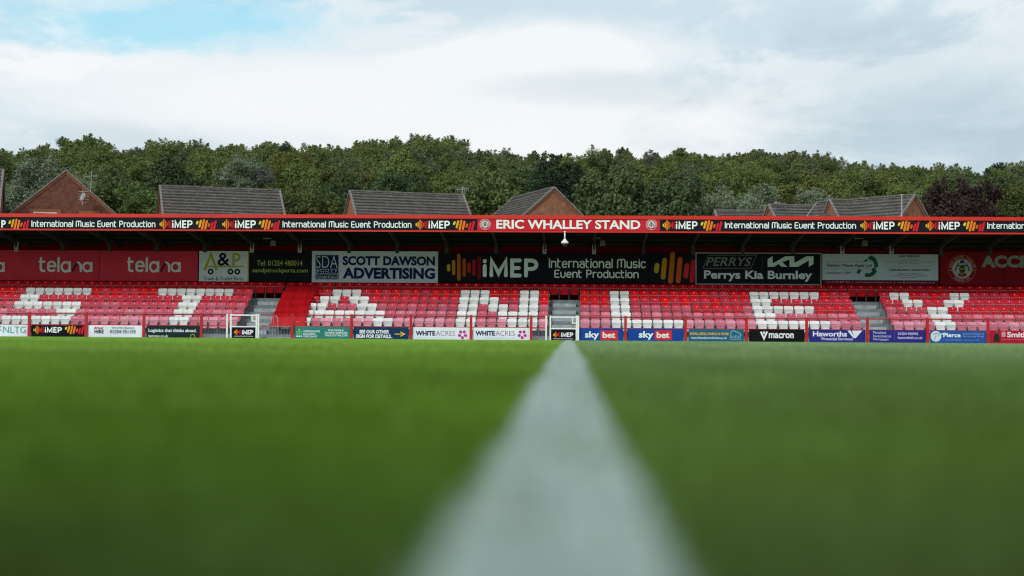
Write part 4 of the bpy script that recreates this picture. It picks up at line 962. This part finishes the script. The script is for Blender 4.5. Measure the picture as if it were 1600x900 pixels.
# side panels at the ends of seat blocks (dark steel legs seen beside the stairs)
# ------------------------------------------------------------------ houses
m_tile = mat('grey_roof_tile', (0.092, 0.084, 0.076), 0.85, 0.22, 1.3, bump=.5, bscale=12, dirt=(0.34, 0.33, 0.29), dirt_amt=.38)
m_verge = mat('verge_tile', (0.21, 0.19, 0.18), 0.85, 0.2, 2)
m_lint = mat('brick_lintel', (0.30, 0.115, 0.055), 0.9, 0.2, 4)
def brick_mat(name, c1_, c2_, mortar):
    m = bpy.data.materials.new(name); m.use_nodes = True; t = m.node_tree; b = t.nodes['Principled BSDF']; b.inputs['Roughness'].default_value = .9; b.inputs['Specular IOR Level'].default_value = .1
    tc_ = t.nodes.new('ShaderNodeTexCoord'); s = t.nodes.new('ShaderNodeSeparateXYZ'); t.links.new(tc_.outputs['Object'], s.inputs[0])
    ad = t.nodes.new('ShaderNodeMath'); ad.operation = 'ADD'; t.links.new(s.outputs[0], ad.inputs[0]); t.links.new(s.outputs[1], ad.inputs[1])
    cb = t.nodes.new('ShaderNodeCombineXYZ'); t.links.new(ad.outputs[0], cb.inputs[0]); t.links.new(s.outputs[2], cb.inputs[1])
    br = t.nodes.new('ShaderNodeTexBrick'); t.links.new(cb.outputs[0], br.inputs[0]); br.inputs['Scale'].default_value = 1
    br.inputs['Brick Width'].default_value = .225; br.inputs['Row Height'].default_value = .075; br.inputs['Mortar Size'].default_value = .008
    br.inputs['Color1'].default_value = (*c1_, 1); br.inputs['Color2'].default_value = (*c2_, 1); br.inputs['Mortar'].default_value = (*mortar, 1)
    n = t.nodes.new('ShaderNodeTexNoise'); n.inputs['Scale'].default_value = 2.2; n.inputs['Detail'].default_value = 8; n.inputs['Roughness'].default_value = .75; t.links.new(tc_.outputs['Object'], n.inputs[0])
    mr = t.nodes.new('ShaderNodeMapRange'); t.links.new(n.outputs[0], mr.inputs[0]); mr.inputs[1].default_value = .3; mr.inputs[2].default_value = .7; mr.inputs[3].default_value = .6; mr.inputs[4].default_value = 1.35
    h = t.nodes.new('ShaderNodeHueSaturation'); t.links.new(br.outputs[0], h.inputs['Color']); t.links.new(mr.outputs[0], h.inputs['Value']); t.links.new(h.outputs[0], b.inputs['Base Color'])
    return m
m_brick = brick_mat('red_brick', (.20, .060, .034), (.13, .042, .028), (.17, .13, .11))
m_brick2 = brick_mat('orange_brick', (.33, .125, .06), (.25, .09, .045), (.24, .19, .15))
GH = 'brick houses behind the stand'
def house(label, ref, L, half, rise, theta, brick, near_gable=False, gable_door=False):
    """ref: world point of the ridge end nearest the view's left (ridge along +x local). half = half depth, rise = ridge over eave."""
    X, Y, Z = ref; t = thing('brick_house', label, 'house', (X, Y, 0.0), GH, rz=theta, local=True)
    ze = Z-rise
    b = MB()   # walls with gables at both ends (solid thickness: closed volume)
    b.yz_prism([(-half, -.4), (half, -.4), (half, ze), (0, Z-.10), (-half, ze)], .08, L-.08)
    o = b.build('wall', brick); o.parent = t
    # roof: courses of tiles stepping down both slopes
    for sgn in (-1, 1):
        b = MB(); sl_ = math.hypot(half+.3, rise*(half+.3)/half); nrow = int(sl_/.34); dy = (half+.3)/nrow; dz = rise*(half+.3)/half/nrow
        for k in range(nrow):
            y0, z0 = sgn*dy*k, Z-dz*k; y1, z1 = sgn*dy*(k+1), Z-dz*(k+1); nx = max(2, int(L/.33)); w = L/nx
            for i in range(nx):
                j = random.uniform(-.008, .012); xa, xb = i*w, (i+1)*w-.004; xm = (xa+xb)/2
                top = [(xa, y0, z0+.01), (xm, y0, z0+.022), (xb, y0, z0+.01)]; bot = [(xa, y1, z1+.12+j), (xm, y1, z1+.135+j), (xb, y1, z1+.12+j)]; dn = [(xa, y1-sgn*.05, z1-.01), (xm, y1-sgn*.05, z1-.01), (xb, y1-sgn*.05, z1-.01)]
                fs = [(0, 1, 4, 3), (1, 2, 5, 4), (3, 4, 7, 6), (4, 5, 8, 7)]
                if sgn > 0 or True: b.add(top+bot+dn, fs if sgn > 0 else [f[::-1] for f in fs])
        # underlay so nothing shows through
        b.add([(0, 0, Z), (L, 0, Z), (L, sgn*(half+.3), Z-rise*(half+.3)/half), (0, sgn*(half+.3), Z-rise*(half+.3)/half)], [(0, 1, 2, 3)])
        o = b.build('roof_slope', m_tile); o.parent = t
    b = MB(); nr = max(3, int(L/.45))
    for i in range(nr):
        xa = L*i/nr; xb = L*(i+1)/nr-.015; j = random.uniform(-.01, .01)
        b.add([(x, y, z+j) for x in (xa, xb) for y, z in ((-.13, Z), (-.07, Z+.09), (0, Z+.12), (.07, Z+.09), (.13, Z))], [(0, 5, 6, 1), (1, 6, 7, 2), (2, 7, 8, 3), (3, 8, 9, 4), (0, 1, 2, 3, 4), (9, 8, 7, 6, 5)])
    o = b.build('ridge_tiles', m_tile); o.parent = t
    for xg in (0, L):   # verge: cement-bedded edge tiles along the rakes
        b = MB(); n = 14
        for sgn in (-1, 1):
            for k in range(n):
                y0 = sgn*(half+.3)*k/n; y1 = sgn*(half+.3)*(k+.95)/n; z0 = Z-rise*abs(y0)/half; z1 = Z-rise*abs(y1)/half
                vs_ = [(xg-.07, y0, z0-.02), (xg+.07, y0, z0-.02), (xg+.07, y1, z1-.02), (xg-.07, y1, z1-.02), (xg-.07, y0, z0+.10), (xg+.07, y0, z0+.10), (xg+.07, y1, z1+.13), (xg-.07, y1, z1+.13)]
                b.add(vs_, [(0, 3, 2, 1), (4, 5, 6, 7), (0, 1, 5, 4), (1, 2, 6, 5), (2, 3, 7, 6), (3, 0, 4, 7)])
        o = b.build('verge', m_verge); o.parent = t
        b = MB()
        for sgn in (-1, 1):
            b.yz_prism([(0, Z-.03), (sgn*(half+.25), Z-.03-rise*(half+.25)/half), (sgn*(half+.25), Z-.22-rise*(half+.25)/half), (0, Z-.22)][::sgn], xg-.03 if xg else xg+.02, xg-.005 if xg else xg+.075)
        o = b.build('bargeboard', m_lint); o.parent = t
    return t, ze
# gable-on house at the left with aerials: ridge runs away from the camera
def ref(px, py, Y): x, z = P(px, py, Y); return (x, Y, z)
hA, zeA = house('red brick gable end with television aerials at far left', ref(103, 267, 96), 9.0, 3.42, 2.95, pi/2+.345, m_brick)
RX, RY, RZ = ref(103, 267, 96)
# brick details on that gable, in the house's own frame: local x = away from camera, local y = to the left
def hp(px, py): x, z = P(px, py, 96.0); return -(x-RX)*1.06, z
for nm, (a, b_, c, d), m_ in (('lintel', (53, 327.5, 96, 334), m_lint), ('lintel', (121, 328.5, 150, 334), m_lint)):
    y0, z1 = hp(a, b_); y1, z0 = hp(c, d); b = MB(); b.box(.03, .078, y1, y0, z0-.3, z1); o = b.build(nm, m_); o.parent = hA
y0, z1 = hp(58, 332.2); y1, z0 = hp(90, 340); b = MB(); b.box(.0, .028, y1, y0, z1-1.1, z1); w_ = b.build('window', m_wht); w_.parent = hA
b = MB(); b.box(-.006, -.001, y1+.08, y0-.08, z1-1.0, z1-.08); g_ = b.build('pane', mat('window_glass', (.05, .06, .07), .1, .0)); g_.parent = w_
m_al = mat('aerial_metal', (0.42, 0.43, 0.43), 0.4, .1)
def aerial(label, px, ytop, ybase, Y, boom):
    X, Z1 = P(px, ytop, Y); _, Z0 = P(px, ybase, Y)
    t = thing('television_aerial', label, 'aerial', (X, Y, Z0), 'television aerials on the roofs')
    b = MB(); b.tube([(X, Y, Z0), (X+.05, Y, Z1)], .022, 6); b.build('mast', m_al, t)
    b = MB(); zz = Z0+(Z1-Z0)*boom; b.tube([(X-.45, Y-.05, zz), (X+.45, Y-.05, zz+.05)], .015, 5)
    for k in range(8): x = X-.42+k*.12; b.tube([(x, Y-.05, zz-.17+.005*k), (x, Y-.05, zz+.19)], .008, 4); b.tube([(x, Y-.3, zz+.01), (x, Y+.2, zz+.01)], .008, 4)
    for k in range(5): b.tube([(X-.3+.03*k, Y, zz-.35-.1*k), (X+.3-.02*k, Y, zz-.37-.1*k)], .009, 4)
    b.build('element_array', m_al, t)
aerial('tall television aerial above the right slope of the gable house', 142, 268, 300, 95.9, .75)
aerial('small aerial at the right end of the second slate roof', 722, 291, 303, 97, .55)
aerial('thin bare pole aerial before the rightmost gable', 1409, 305, 336, 92, .98) if False else None
X, Z = P(130, 308, 95.6)
t = thing('satellite_dish', 'grey satellite dish and grid bracket on the brick gable', 'satellite dish', (X, 95.6, Z))
b = MB(); b.lathe([(.02, -.06), (.18, -.02), (.30, .05), (.305, .06), (.18, .0), (.02, -.03)], (0, 0, 0), 18); o = b.build('dish', m_al, None, True); o.parent = t; o.matrix_parent_inverse = Matrix(); o.rotation_euler = (radians(70), 0, radians(-40))
b = MB(); b.tube([(X, 95.6, Z), (X, 95.95, Z-.1)], .02, 6); b.tube([(X-.02, 95.5, Z-.6), (X-.02, 95.5, Z+.5)], .02, 6)
for k in range(5): b.tube([(X-.3, 95.5, Z-.35+.18*k), (X+.42, 95.5, Z-.35+.18*k)], .012, 4)
b.build('bracket', m_al, t)
X, Z = P(39, 332, 95.6); t = thing('satellite_dish', 'dark satellite dish low on the left of the brick gable', 'satellite dish', (X, 95.6, Z))
b = MB(); b.lathe([(.02, -.06), (.18, -.02), (.30, .05), (.305, .06), (.18, .0), (.02, -.03)], (0, 0, 0), 18); o = b.build('dish', m_dark, None, True); o.parent = t; o.matrix_parent_inverse = Matrix(); o.rotation_euler = (radians(70), 0, radians(20))
b = MB(); b.tube([(X, 95.6, Z), (X, 95.95, Z-.1)], .02, 6); b.build('bracket', m_dark, t)

house('slate-roofed house cut off by the left edge of the photo', (P(5, 266, 92)[0]-7.5*cos(.33), 92-7.5*sin(.33), P(5, 266, 92)[1]), 7.5, 3.6, 3.0, .33, m_brick)
house('long plain grey-tiled roof, left of the two long roofs', ref(250, 291, 95), 8.1, 3.5, 2.9, radians(21), m_brick)
house('grey-tiled roof with a slim brick gable showing on its left', ref(546.5, 299, 97), 8.1, 3.5, 2.9, radians(20), m_brick2)
# house D: gable peak towards the camera at right, ridge runs back-left
nx_, nz_ = P(866, 293.5, 92); L4 = 7.6; th = math.atan2(7.0, -2.95)
hD, zeD = house('steep tiled roof and brick gable left of the red banner centre', (nx_, 92, nz_), L4, 3.05 if False else 3.3, 2.9, th, m_brick2)
# houses on the right
house('low tiled roof end, leftmost of the roofs at the right', (P(1117, 329, 99)[0], 99, P(1117, 329.5, 99)[1]), 4.6, 3.4, 2.6, radians(4), m_brick2)
house('tiled roof with small orange gable, second of the right-hand roofs', ref(1201, 320.5, 97), 6.5, 3.3, 2.7, radians(14), m_brick2)
house('larger tiled roof joined to the rightmost gable house', ref(1296, 312.5, 95), 5.6, 3.3, 2.9, radians(13), m_brick2)
nx_, nz_ = P(1430, 305, 92)
house('orange brick gable house, rightmost of all the houses', (nx_, 92, nz_), 7.5, 2.6, 2.3, math.atan2(5.0, -5.0), m_brick2)
X, Z = P(1409, 304, 90.5); t = thing('roof_pole', 'thin pale vertical pole in front of the rightmost gable', 'pole', (X, 90.5, -.4))
b = MB(); b.tube([(X, 90.5, -.4), (X, 90.5, Z)], .035, 8); b.build('mast', m_al, t)
b = MB(); b.tube([(X-.12, 90.5, Z), (X+.12, 90.5, Z)], .02, 6); b.build('crossbar', m_al, t)

# ------------------------------------------------------------------ hillside and wood
SKY_PTS = [(-300, 236), (-120, 236), (0, 236), (30, 227), (60, 219), (120, 208), (150, 213), (176, 240), (200, 230), (240, 218), (330, 215), (350, 226), (400, 220), (470, 224), (540, 227), (600, 214), (660, 212), (715, 219), (728, 236), (780, 237), (850, 242), (920, 236), (970, 231), (1000, 243), (1015, 251), (1065, 235), (1120, 248), (1180, 237), (1250, 242), (1330, 254), (1385, 257), (1425, 264), (1445, 264), (1500, 254), (1600, 263), (1760, 262), (2000, 262)]
spx = np.array([p[0] for p in SKY_PTS]); spy = np.array([p[1] for p in SKY_PTS])
YRIDGE = 262.0
def px_of(X, Y):     # photograph column of a far point at about horizon height
    return 889.5 + FPX*(X/Y)*1.0
def crest_z(X):      # height of the tree tops on the ridge
    px = np.clip(px_of(X, YRIDGE), -300, 2000); py = np.interp(px, spx, spy)
    return EYE + (530+(px-889)*.0071-py)/FPX*YRIDGE + .55
def hill(X, Y):
    X = np.asarray(X, float); Y = np.asarray(Y, float)
    top = (np.vectorize(lambda a: float(np.mean([crest_z(a+d) for d in (-14, -7, 0, 7, 14)])))(X)) - 9.2
    s = np.clip((Y-104)/(YRIDGE-104), 0, 1); up = s**0.85
    z = -0.4 + (top+.4)*up
    z = z - sm(Y, YRIDGE+5, YRIDGE+160)*18
    return z + .6*np.sin(X*.11+Y*.07)*s
m_floor = mat('hill_soil', (0.03, 0.045, 0.018), .95, .3, .3, bump=.5, bscale=2)
tag(grid('hillside', np.arange(-330, 331, 10.0), np.concatenate([np.arange(104, 280, 6.0), np.arange(280, 460, 20.0)]), hill, m_floor), kind='structure')

m_leaf = None
def leaf_material():
    m = bpy.data.materials.new('foliage'); m.use_nodes = True; t = m.node_tree; t.nodes.clear()
    oi = t.nodes.new('ShaderNodeObjectInfo'); g = t.nodes.new('ShaderNodeNewGeometry')
    n = t.nodes.new('ShaderNodeTexNoise'); n.inputs['Scale'].default_value = .45; n.inputs['Detail'].default_value = 4; t.links.new(g.outputs['Position'], n.inputs[0])
    a = t.nodes.new('ShaderNodeMapRange'); t.links.new(n.outputs[0], a.inputs[0]); a.inputs[1].default_value = .3; a.inputs[2].default_value = .7; a.inputs[3].default_value = .7; a.inputs[4].default_value = 1.35
    b = t.nodes.new('ShaderNodeMapRange'); t.links.new(g.outputs['Random Per Island'], b.inputs[0]); b.inputs[3].default_value = .78; b.inputs[4].default_value = 1.22
    mm = t.nodes.new('ShaderNodeMath'); mm.operation = 'MULTIPLY'; t.links.new(a.outputs[0], mm.inputs[0]); t.links.new(b.outputs[0], mm.inputs[1])
    hm = t.nodes.new('ShaderNodeMapRange'); t.links.new(g.outputs['Random Per Island'], hm.inputs[0]); hm.inputs[3].default_value = .485; hm.inputs[4].default_value = .515
    h = t.nodes.new('ShaderNodeHueSaturation'); t.links.new(oi.outputs['Color'], h.inputs['Color']); t.links.new(mm.outputs[0], h.inputs['Value']); t.links.new(hm.outputs[0], h.inputs['Hue'])
    d = t.nodes.new('ShaderNodeBsdfDiffuse'); tr = t.nodes.new('ShaderNodeBsdfTranslucent'); gl = t.nodes.new('ShaderNodeBsdfGlossy'); gl.inputs['Roughness'].default_value = .55
    gl.inputs['Color'].default_value = (.6, .6, .6, 1)
    t.links.new(h.outputs[0], d.inputs[0]); t.links.new(h.outputs[0], tr.inputs[0])
    m1 = t.nodes.new('ShaderNodeMixShader'); m1.inputs[0].default_value = .28; t.links.new(d.outputs[0], m1.inputs[1]); t.links.new(tr.outputs[0], m1.inputs[2])
    m2 = t.nodes.new('ShaderNodeMixShader'); m2.inputs[0].default_value = .035; t.links.new(m1.outputs[0], m2.inputs[1]); t.links.new(gl.outputs[0], m2.inputs[2])
    o = t.nodes.new('ShaderNodeOutputMaterial'); t.links.new(m2.outputs[0], o.inputs[0]); return m
m_leaf = leaf_material()
m_bark = mat('bark', (0.11, 0.095, 0.075), .9, .3, 3)
def crown_mesh(seed, H, R, n, size, shape_='round', open_=0.0):
    """leaf faces spread over many leafy sprays; H = tree height, R = crown radius"""
    r = np.random.default_rng(seed); z0 = H*.16; cz = (H+z0)/2; hz = (H-z0)/2
    nl = 60 if shape_ != 'narrow' else 40; L = []
    for i in range(nl):
        v = r.normal(size=3); v /= np.linalg.norm(v); k = r.uniform(.25, .88)
        c = np.array([v[0]*R*k, v[1]*R*k, cz+v[2]*hz*k*(.95)])
        f = 1.0 if shape_ != 'narrow' else np.interp(c[2], [z0, cz, H], [1, .9, .25]); c[:2] *= f
        rad = r.uniform(.15, .36)*R*(1.2-k*.5); L.append((c, rad, r.uniform(.6, 1)))
    for c, rad, q in sorted(L, key=lambda l: -l[0][2]-l[1])[:26]:      # leading shoots standing out of the upper crown
        for k in range(2):
            d = np.array([r.normal()*.45, r.normal()*.45, 1.0]); d /= np.linalg.norm(d)
            for j in (.8, 1.0, 1.18): L.append((c+d*rad*j, R*r.uniform(.045, .075), 1))
    w = np.array([l[1]**2 for l in L]); w /= w.sum(); idx = r.choice(len(L), n, p=w)
    cen = np.array([L[i][0] for i in idx]); rad = np.array([L[i][1] for i in idx])
    v = r.normal(size=(n, 3)); v /= np.linalg.norm(v, axis=1)[:, None]
    v[:, 2] = np.abs(v[:, 2])*np.where(r.random(n) < .78, 1, -1)
    pos = cen + v*(rad*np.clip(np.abs(r.normal(.74, .26, n)), .1, 1.35))[:, None]*np.array([1, 1, .85])
    kz = H/np.percentile(pos[:, 2], 99.6); pos[:, 2] *= kz
    nm = v*1.0 + r.normal(size=(n, 3))*.6; nm /= np.linalg.norm(nm, axis=1)[:, None]
    a = np.cross(nm, r.normal(size=(n, 3))); a /= np.linalg.norm(a, axis=1)[:, None]; b = np.cross(nm, a)
    s = size*r.uniform(.6, 1.3, n); a = a*(s*.5)[:, None]; b = b*(s*.32)[:, None]
    V = np.stack([pos-a, pos-b*.9+a*.1, pos+a, pos+b], 1).reshape(-1, 3)
    me = bpy.data.meshes.new('crown'); me.vertices.add(n*4); me.vertices.foreach_set('co', V.ravel())
    me.loops.add(n*4); me.loops.foreach_set('vertex_index', np.arange(n*4)); me.polygons.add(n)
    me.polygons.foreach_set('loop_start', np.arange(n)*4); me.polygons.foreach_set('loop_total', np.full(n, 4)); me.update(calc_edges=True)
    me.materials.append(m_leaf)
    # trunk and limbs that reach into the lumps
    mb = MB(); top = (r.normal()*.3, r.normal()*.3, H*.72); mb.tube([(0, 0, -1.5), (0.1, 0, H*.3), top], .026*H, 7, r1=.006*H)
    for i in range(9):
        c = L[i*3 % nl][0]; zb = r.uniform(.18, .5)*H; st = (0, 0, zb); mid = ((c[0])*.45, c[1]*.45, zb+(c[2]-zb)*.6); mb.tube([st, mid, tuple(c)], .010*H, 5, r1=.002*H)
    return me, mb.mesh('trunk', m_bark)
VAR = []
for i in range(13):
    hgt = 10.0; sh = 'narrow' if i in (4, 9) else 'round'; R_ = (4.2, 3.8, 4.6, 3.6, 2.5, 4.0, 4.8, 3.9, 4.3, 2.7, 4.1, 4.5, 3.7)[i]
    VAR.append(crown_mesh(100+i, hgt, R_, 20000, .26, sh))
def tree(x, y, z, h, var, col, label, group, wide=1.0, cat='tree', name='tree'):
    t = bpy.data.objects.new(name, None); COL.objects.link(t); t.location = (x, y, z); t.rotation_euler = (0, 0, random.uniform(0, 2*pi)); s = h/10; t.scale = (s*wide, s*wide, s); t.empty_display_size = .5
    tag(t, label, cat, group)
    c = bpy.data.objects.new('crown', VAR[var][0]); c.color = (*col, 1); c.parent = t; COL.objects.link(c)
    k = bpy.data.objects.new('trunk', VAR[var][1]); k.parent = t; COL.objects.link(k)
    return t
GT = 'trees covering the hillside'
COLS = [((.130, .172, .046), 'mid green'), ((.094, .134, .042), 'dark green'), ((.158, .182, .048), 'olive green'), ((.145, .200, .052), 'fresh green'), ((.062, .090, .035), 'very dark green'), ((.138, .168, .078), 'grey green')]
def colpick(px):
    k = random.choices(range(6), weights=(6, 3, 4, 4, 1.5, 3) if px < 1350 else (4, 5, 3, 2, 4, 1))[0]
    c, w = COLS[k]; j = random.uniform(.85, 1.15); return tuple(q*j for q in c), w
SPEC = []; USED = set()
SILV = (.20, .25, .155)
for px, py, Y, h, lab, col in [
    (68, 262, 175, 9.5, 'pale silvery tree above the roof peak at far left', SILV), (222, 270, 170, 6.5, 'silvery leaved tree between the aerial house and the long roof', SILV),
    (370, 262, 190, 8, 'silvery leaved tree above the left long roof', SILV), (398, 266, 188, 7.5, 'silvery grey tree right behind the silvery one above the left long roof', (.17, .19, .14)),
    (1020, 250, 250, 7, 'pale tree at the dip in the skyline right of centre', (.15, .175, .12)),
    (1138, 307, 130, 8.5, 'pale silver-leaved tree behind the leftmost right-hand roof', SILV), (1180, 305, 128, 8.0, 'pale silver-leaved tree over the second right-hand roof', SILV),
    (1278, 308, 126, 7.2, 'pale silver-leaved tree directly above the joined right-hand roofs', SILV), (1125, 330, 118, 6.0, 'silver-grey leafy tree beside the low roof end', (.15, .175, .125)),
    (222, 305, 116, 8.2, 'bright green bushy tree between the gable and the long roof', (.085, .13, .035)), (330, 300, 150, 7.5, 'yellowish green tree behind the left long roof', (.10, .125, .03)),
    (462, 290, 118, 9.5, 'yellow-green tree filling the gap between the two long roofs', (.085, .105, .030)), (505, 300, 122, 8.5, 'leafy green tree just left of the slim brick gable', (.06, .10, .03)),
    (460, 250, 205, 8, 'yellow-tinted tree high above the gap between the long roofs', (.12, .13, .028)), (615, 285, 140, 8, 'bluish green tree behind the second long roof', (.07, .115, .042)),
    (755, 270, 125, 11.5, 'tall feathery green tree right of the second long roof', (.085, .12, .035)), (835, 268, 135, 9, 'slim light green tree behind the steep roof', (.08, .12, .04)),
    (900, 300, 112, 7.5, 'leafy light green tree beside the steep-roofed gable', (.08, .12, .045)), (960, 275, 128, 11.5, 'broad bright leafy tree right of the steep-roofed gable', (.085, .12, .045)),
    (1050, 290, 122, 10.5, 'broad mid green tree left of the low roof end', (.065, .10, .040)), (878, 262, 160, 10.5, 'very dark rounded tree above the steep-roofed gable', (.024, .046, .018)),
    (1500, 300, 112, 9.0, 'purple-brown leaved tree right of the last gable', (.042, .024, .020)), (1532, 303, 114, 8.5, 'dark copper leaved tree at the right, second of the purple pair', (.036, .022, .018)),
    (1578, 305, 116, 8.5, 'olive green tree at the right edge beside the purple pair', (.075, .095, .022)), (1470, 300, 116, 8.2, 'reddish brown small tree just behind the last gable', (.05, .03, .02)),
    (545, 300, 128, 7, 'dark leafy tree behind the slim brick gable', (.035, .065, .02))]:
    best = None
    for Yc in np.arange(112, 256, 1.0):
        x, zt = P(px, py-14, Yc)
        if zt-float(hill(x, Yc)) <= h+1.2: best = Yc; break
    Y = best if best else Y
    Y = Y-2.5; x, zt = P(px, py-14, Y); SPEC.append((x, Y, zt, h, lab, tuple(q*(1.0 if col[0] > .14 else 1.2) for q in col)))
nt_ = 0; rows = [(262, 6.8), (252, 7.6), (241, 7.6), (230, 7.6), (218, 7.4), (206, 7.2), (194, 7.0), (182, 6.8), (170, 6.6), (158, 6.4), (146, 6.2), (134, 6.0)]
BW = {262: 'on the skyline', 252: 'below the skyline', 241: 'high on the hill', 230: 'high on the slope', 218: 'on the upper slope', 206: 'above mid slope', 194: 'at mid slope', 182: 'under mid slope', 170: 'on the lower slope', 158: 'low on the slope', 146: 'near the hill foot', 134: 'behind the houses'}
def bandw(Y): return BW[Y]
LM = [(-999, 'at the far left edge'), (20, 'above the aerial gable left'), (100, 'above the aerial gable right'), (180, 'right of the aerial gable'),
      (250, 'above the first long roof left'), (320, 'above the first long roof middle'), (385, 'above the first long roof right'), (440, 'over the gap between the long roofs'),
      (545, 'above the second long roof left'), (640, 'above the second long roof right'), (730, 'left of the steep roof'), (790, 'over the steep roof'), (868, 'over the steep-roofed gable'),
      (925, 'above the name banner right half'), (1000, 'above the right crest of the banner'), (1060, 'left of the low roof end'), (1115, 'over the low roof end'), (1195, 'over the second right-hand roof'),
      (1290, 'over the joined right-hand roofs'), (1370, 'over the rightmost gable'), (1465, 'over the purple-leaved trees'), (1545, 'at the far right edge')]
def where(px): return [l for a, l in LM if px >= a][-1]
for Y, sp in rows:
    xl, xr = (-40-889.5)/FPX*Y, (1640-889.5)/FPX*Y; n = int((xr-xl)/sp); n = int(n*1.0)
    for i in range(n+1):
        x = xl+(xr-xl)*i/n+random.uniform(-.35, .35)*sp; y = Y+random.uniform(-4, 4)
        if Y < 150 and random.random() < .25: continue
        px = px_of(x, y); c, w = colpick(px)
        if any(abs(x-a[0]) < 5.0 and -7.5 < y-a[1] < 3 for a in SPEC): continue
        zg = float(hill(x, y)); 
        if Y > 255: h = float(crest_z(x*YRIDGE/y))*y/YRIDGE - zg + random.uniform(-1.3, .3); h = min(max(h, 6.5), 13.0)
        else: h = random.uniform(7.0, 12.5) if Y > 150 else random.uniform(8, 10.5)
        if Y <= 255: h = max(5.5, min(h, float(crest_z(x*YRIDGE/y))*y/YRIDGE - zg - .3 - (255-Y)*.015))
        lab = f'{w} tree {bandw(Y)} {where(px)}'
        for _ in range(30):
            if lab not in USED: break
            c, w = colpick(px); lab = f'{w} tree {bandw(Y)} {where(px)}'
        USED.add(lab); tree(x, y, zg, h, random.randrange(13), c, lab, GT, random.uniform(.92, 1.2)); nt_ += 1
for x, Y, zt, h, lab, col in SPEC:
    tree(x, Y, zt-h, h, random.choice((0, 1, 3, 5, 7, 12)), col, lab, GT, 1.0); nt_ += 1
print('trees', nt_, 'seats', len([1 for s in seats if s[0] < 3 and not s[5]]))
# far-off canopy that closes the wood beyond and beside the view
def wood_mass():
    V = []; F = []
    me0 = VAR[2][0]; n = 7000; co = np.empty(len(me0.vertices)*3); me0.vertices.foreach_get('co', co); co = co.reshape(-1, 3)[:n*4]
    out = []
    for Y, X0_, X1_ in ((275, -190, 190),):
        for x in np.arange(X0_, X1_, 7.0):
            if abs(px_of(x, Y)-800) < 830: continue
            out.append(co*[1.1, 1.1, .9]+[x, Y+rng.uniform(-8, 8), float(hill(x, Y))])
    for Y in np.arange(125, 265, 9.0):
        for sgn, lim in ((-1, (-40-889.5)/FPX), (1, (1640-889.5)/FPX)):
            for k in range(5):
                x = lim*Y+sgn*(7+k*7.5); out.append(co*[1.1, 1.1, rng.uniform(.8, 1.05)]+[x, Y+rng.uniform(-4, 4), float(hill(x, Y))])
    C_ = np.concatenate(out); m_ = len(C_)//4
    me = bpy.data.meshes.new('woodland'); me.vertices.add(m_*4); me.vertices.foreach_set('co', C_.ravel()); me.loops.add(m_*4); me.loops.foreach_set('vertex_index', np.arange(m_*4))
    me.polygons.add(m_); me.polygons.foreach_set('loop_start', np.arange(m_)*4); me.polygons.foreach_set('loop_total', np.full(m_, 4)); me.update(calc_edges=True); me.materials.append(m_leaf)
    o = link('woodland', me); o.color = (.045, .078, .022, 1); tag(o, 'green wood carrying on past both edges of the photo', 'woodland', kind='stuff')
wood_mass()
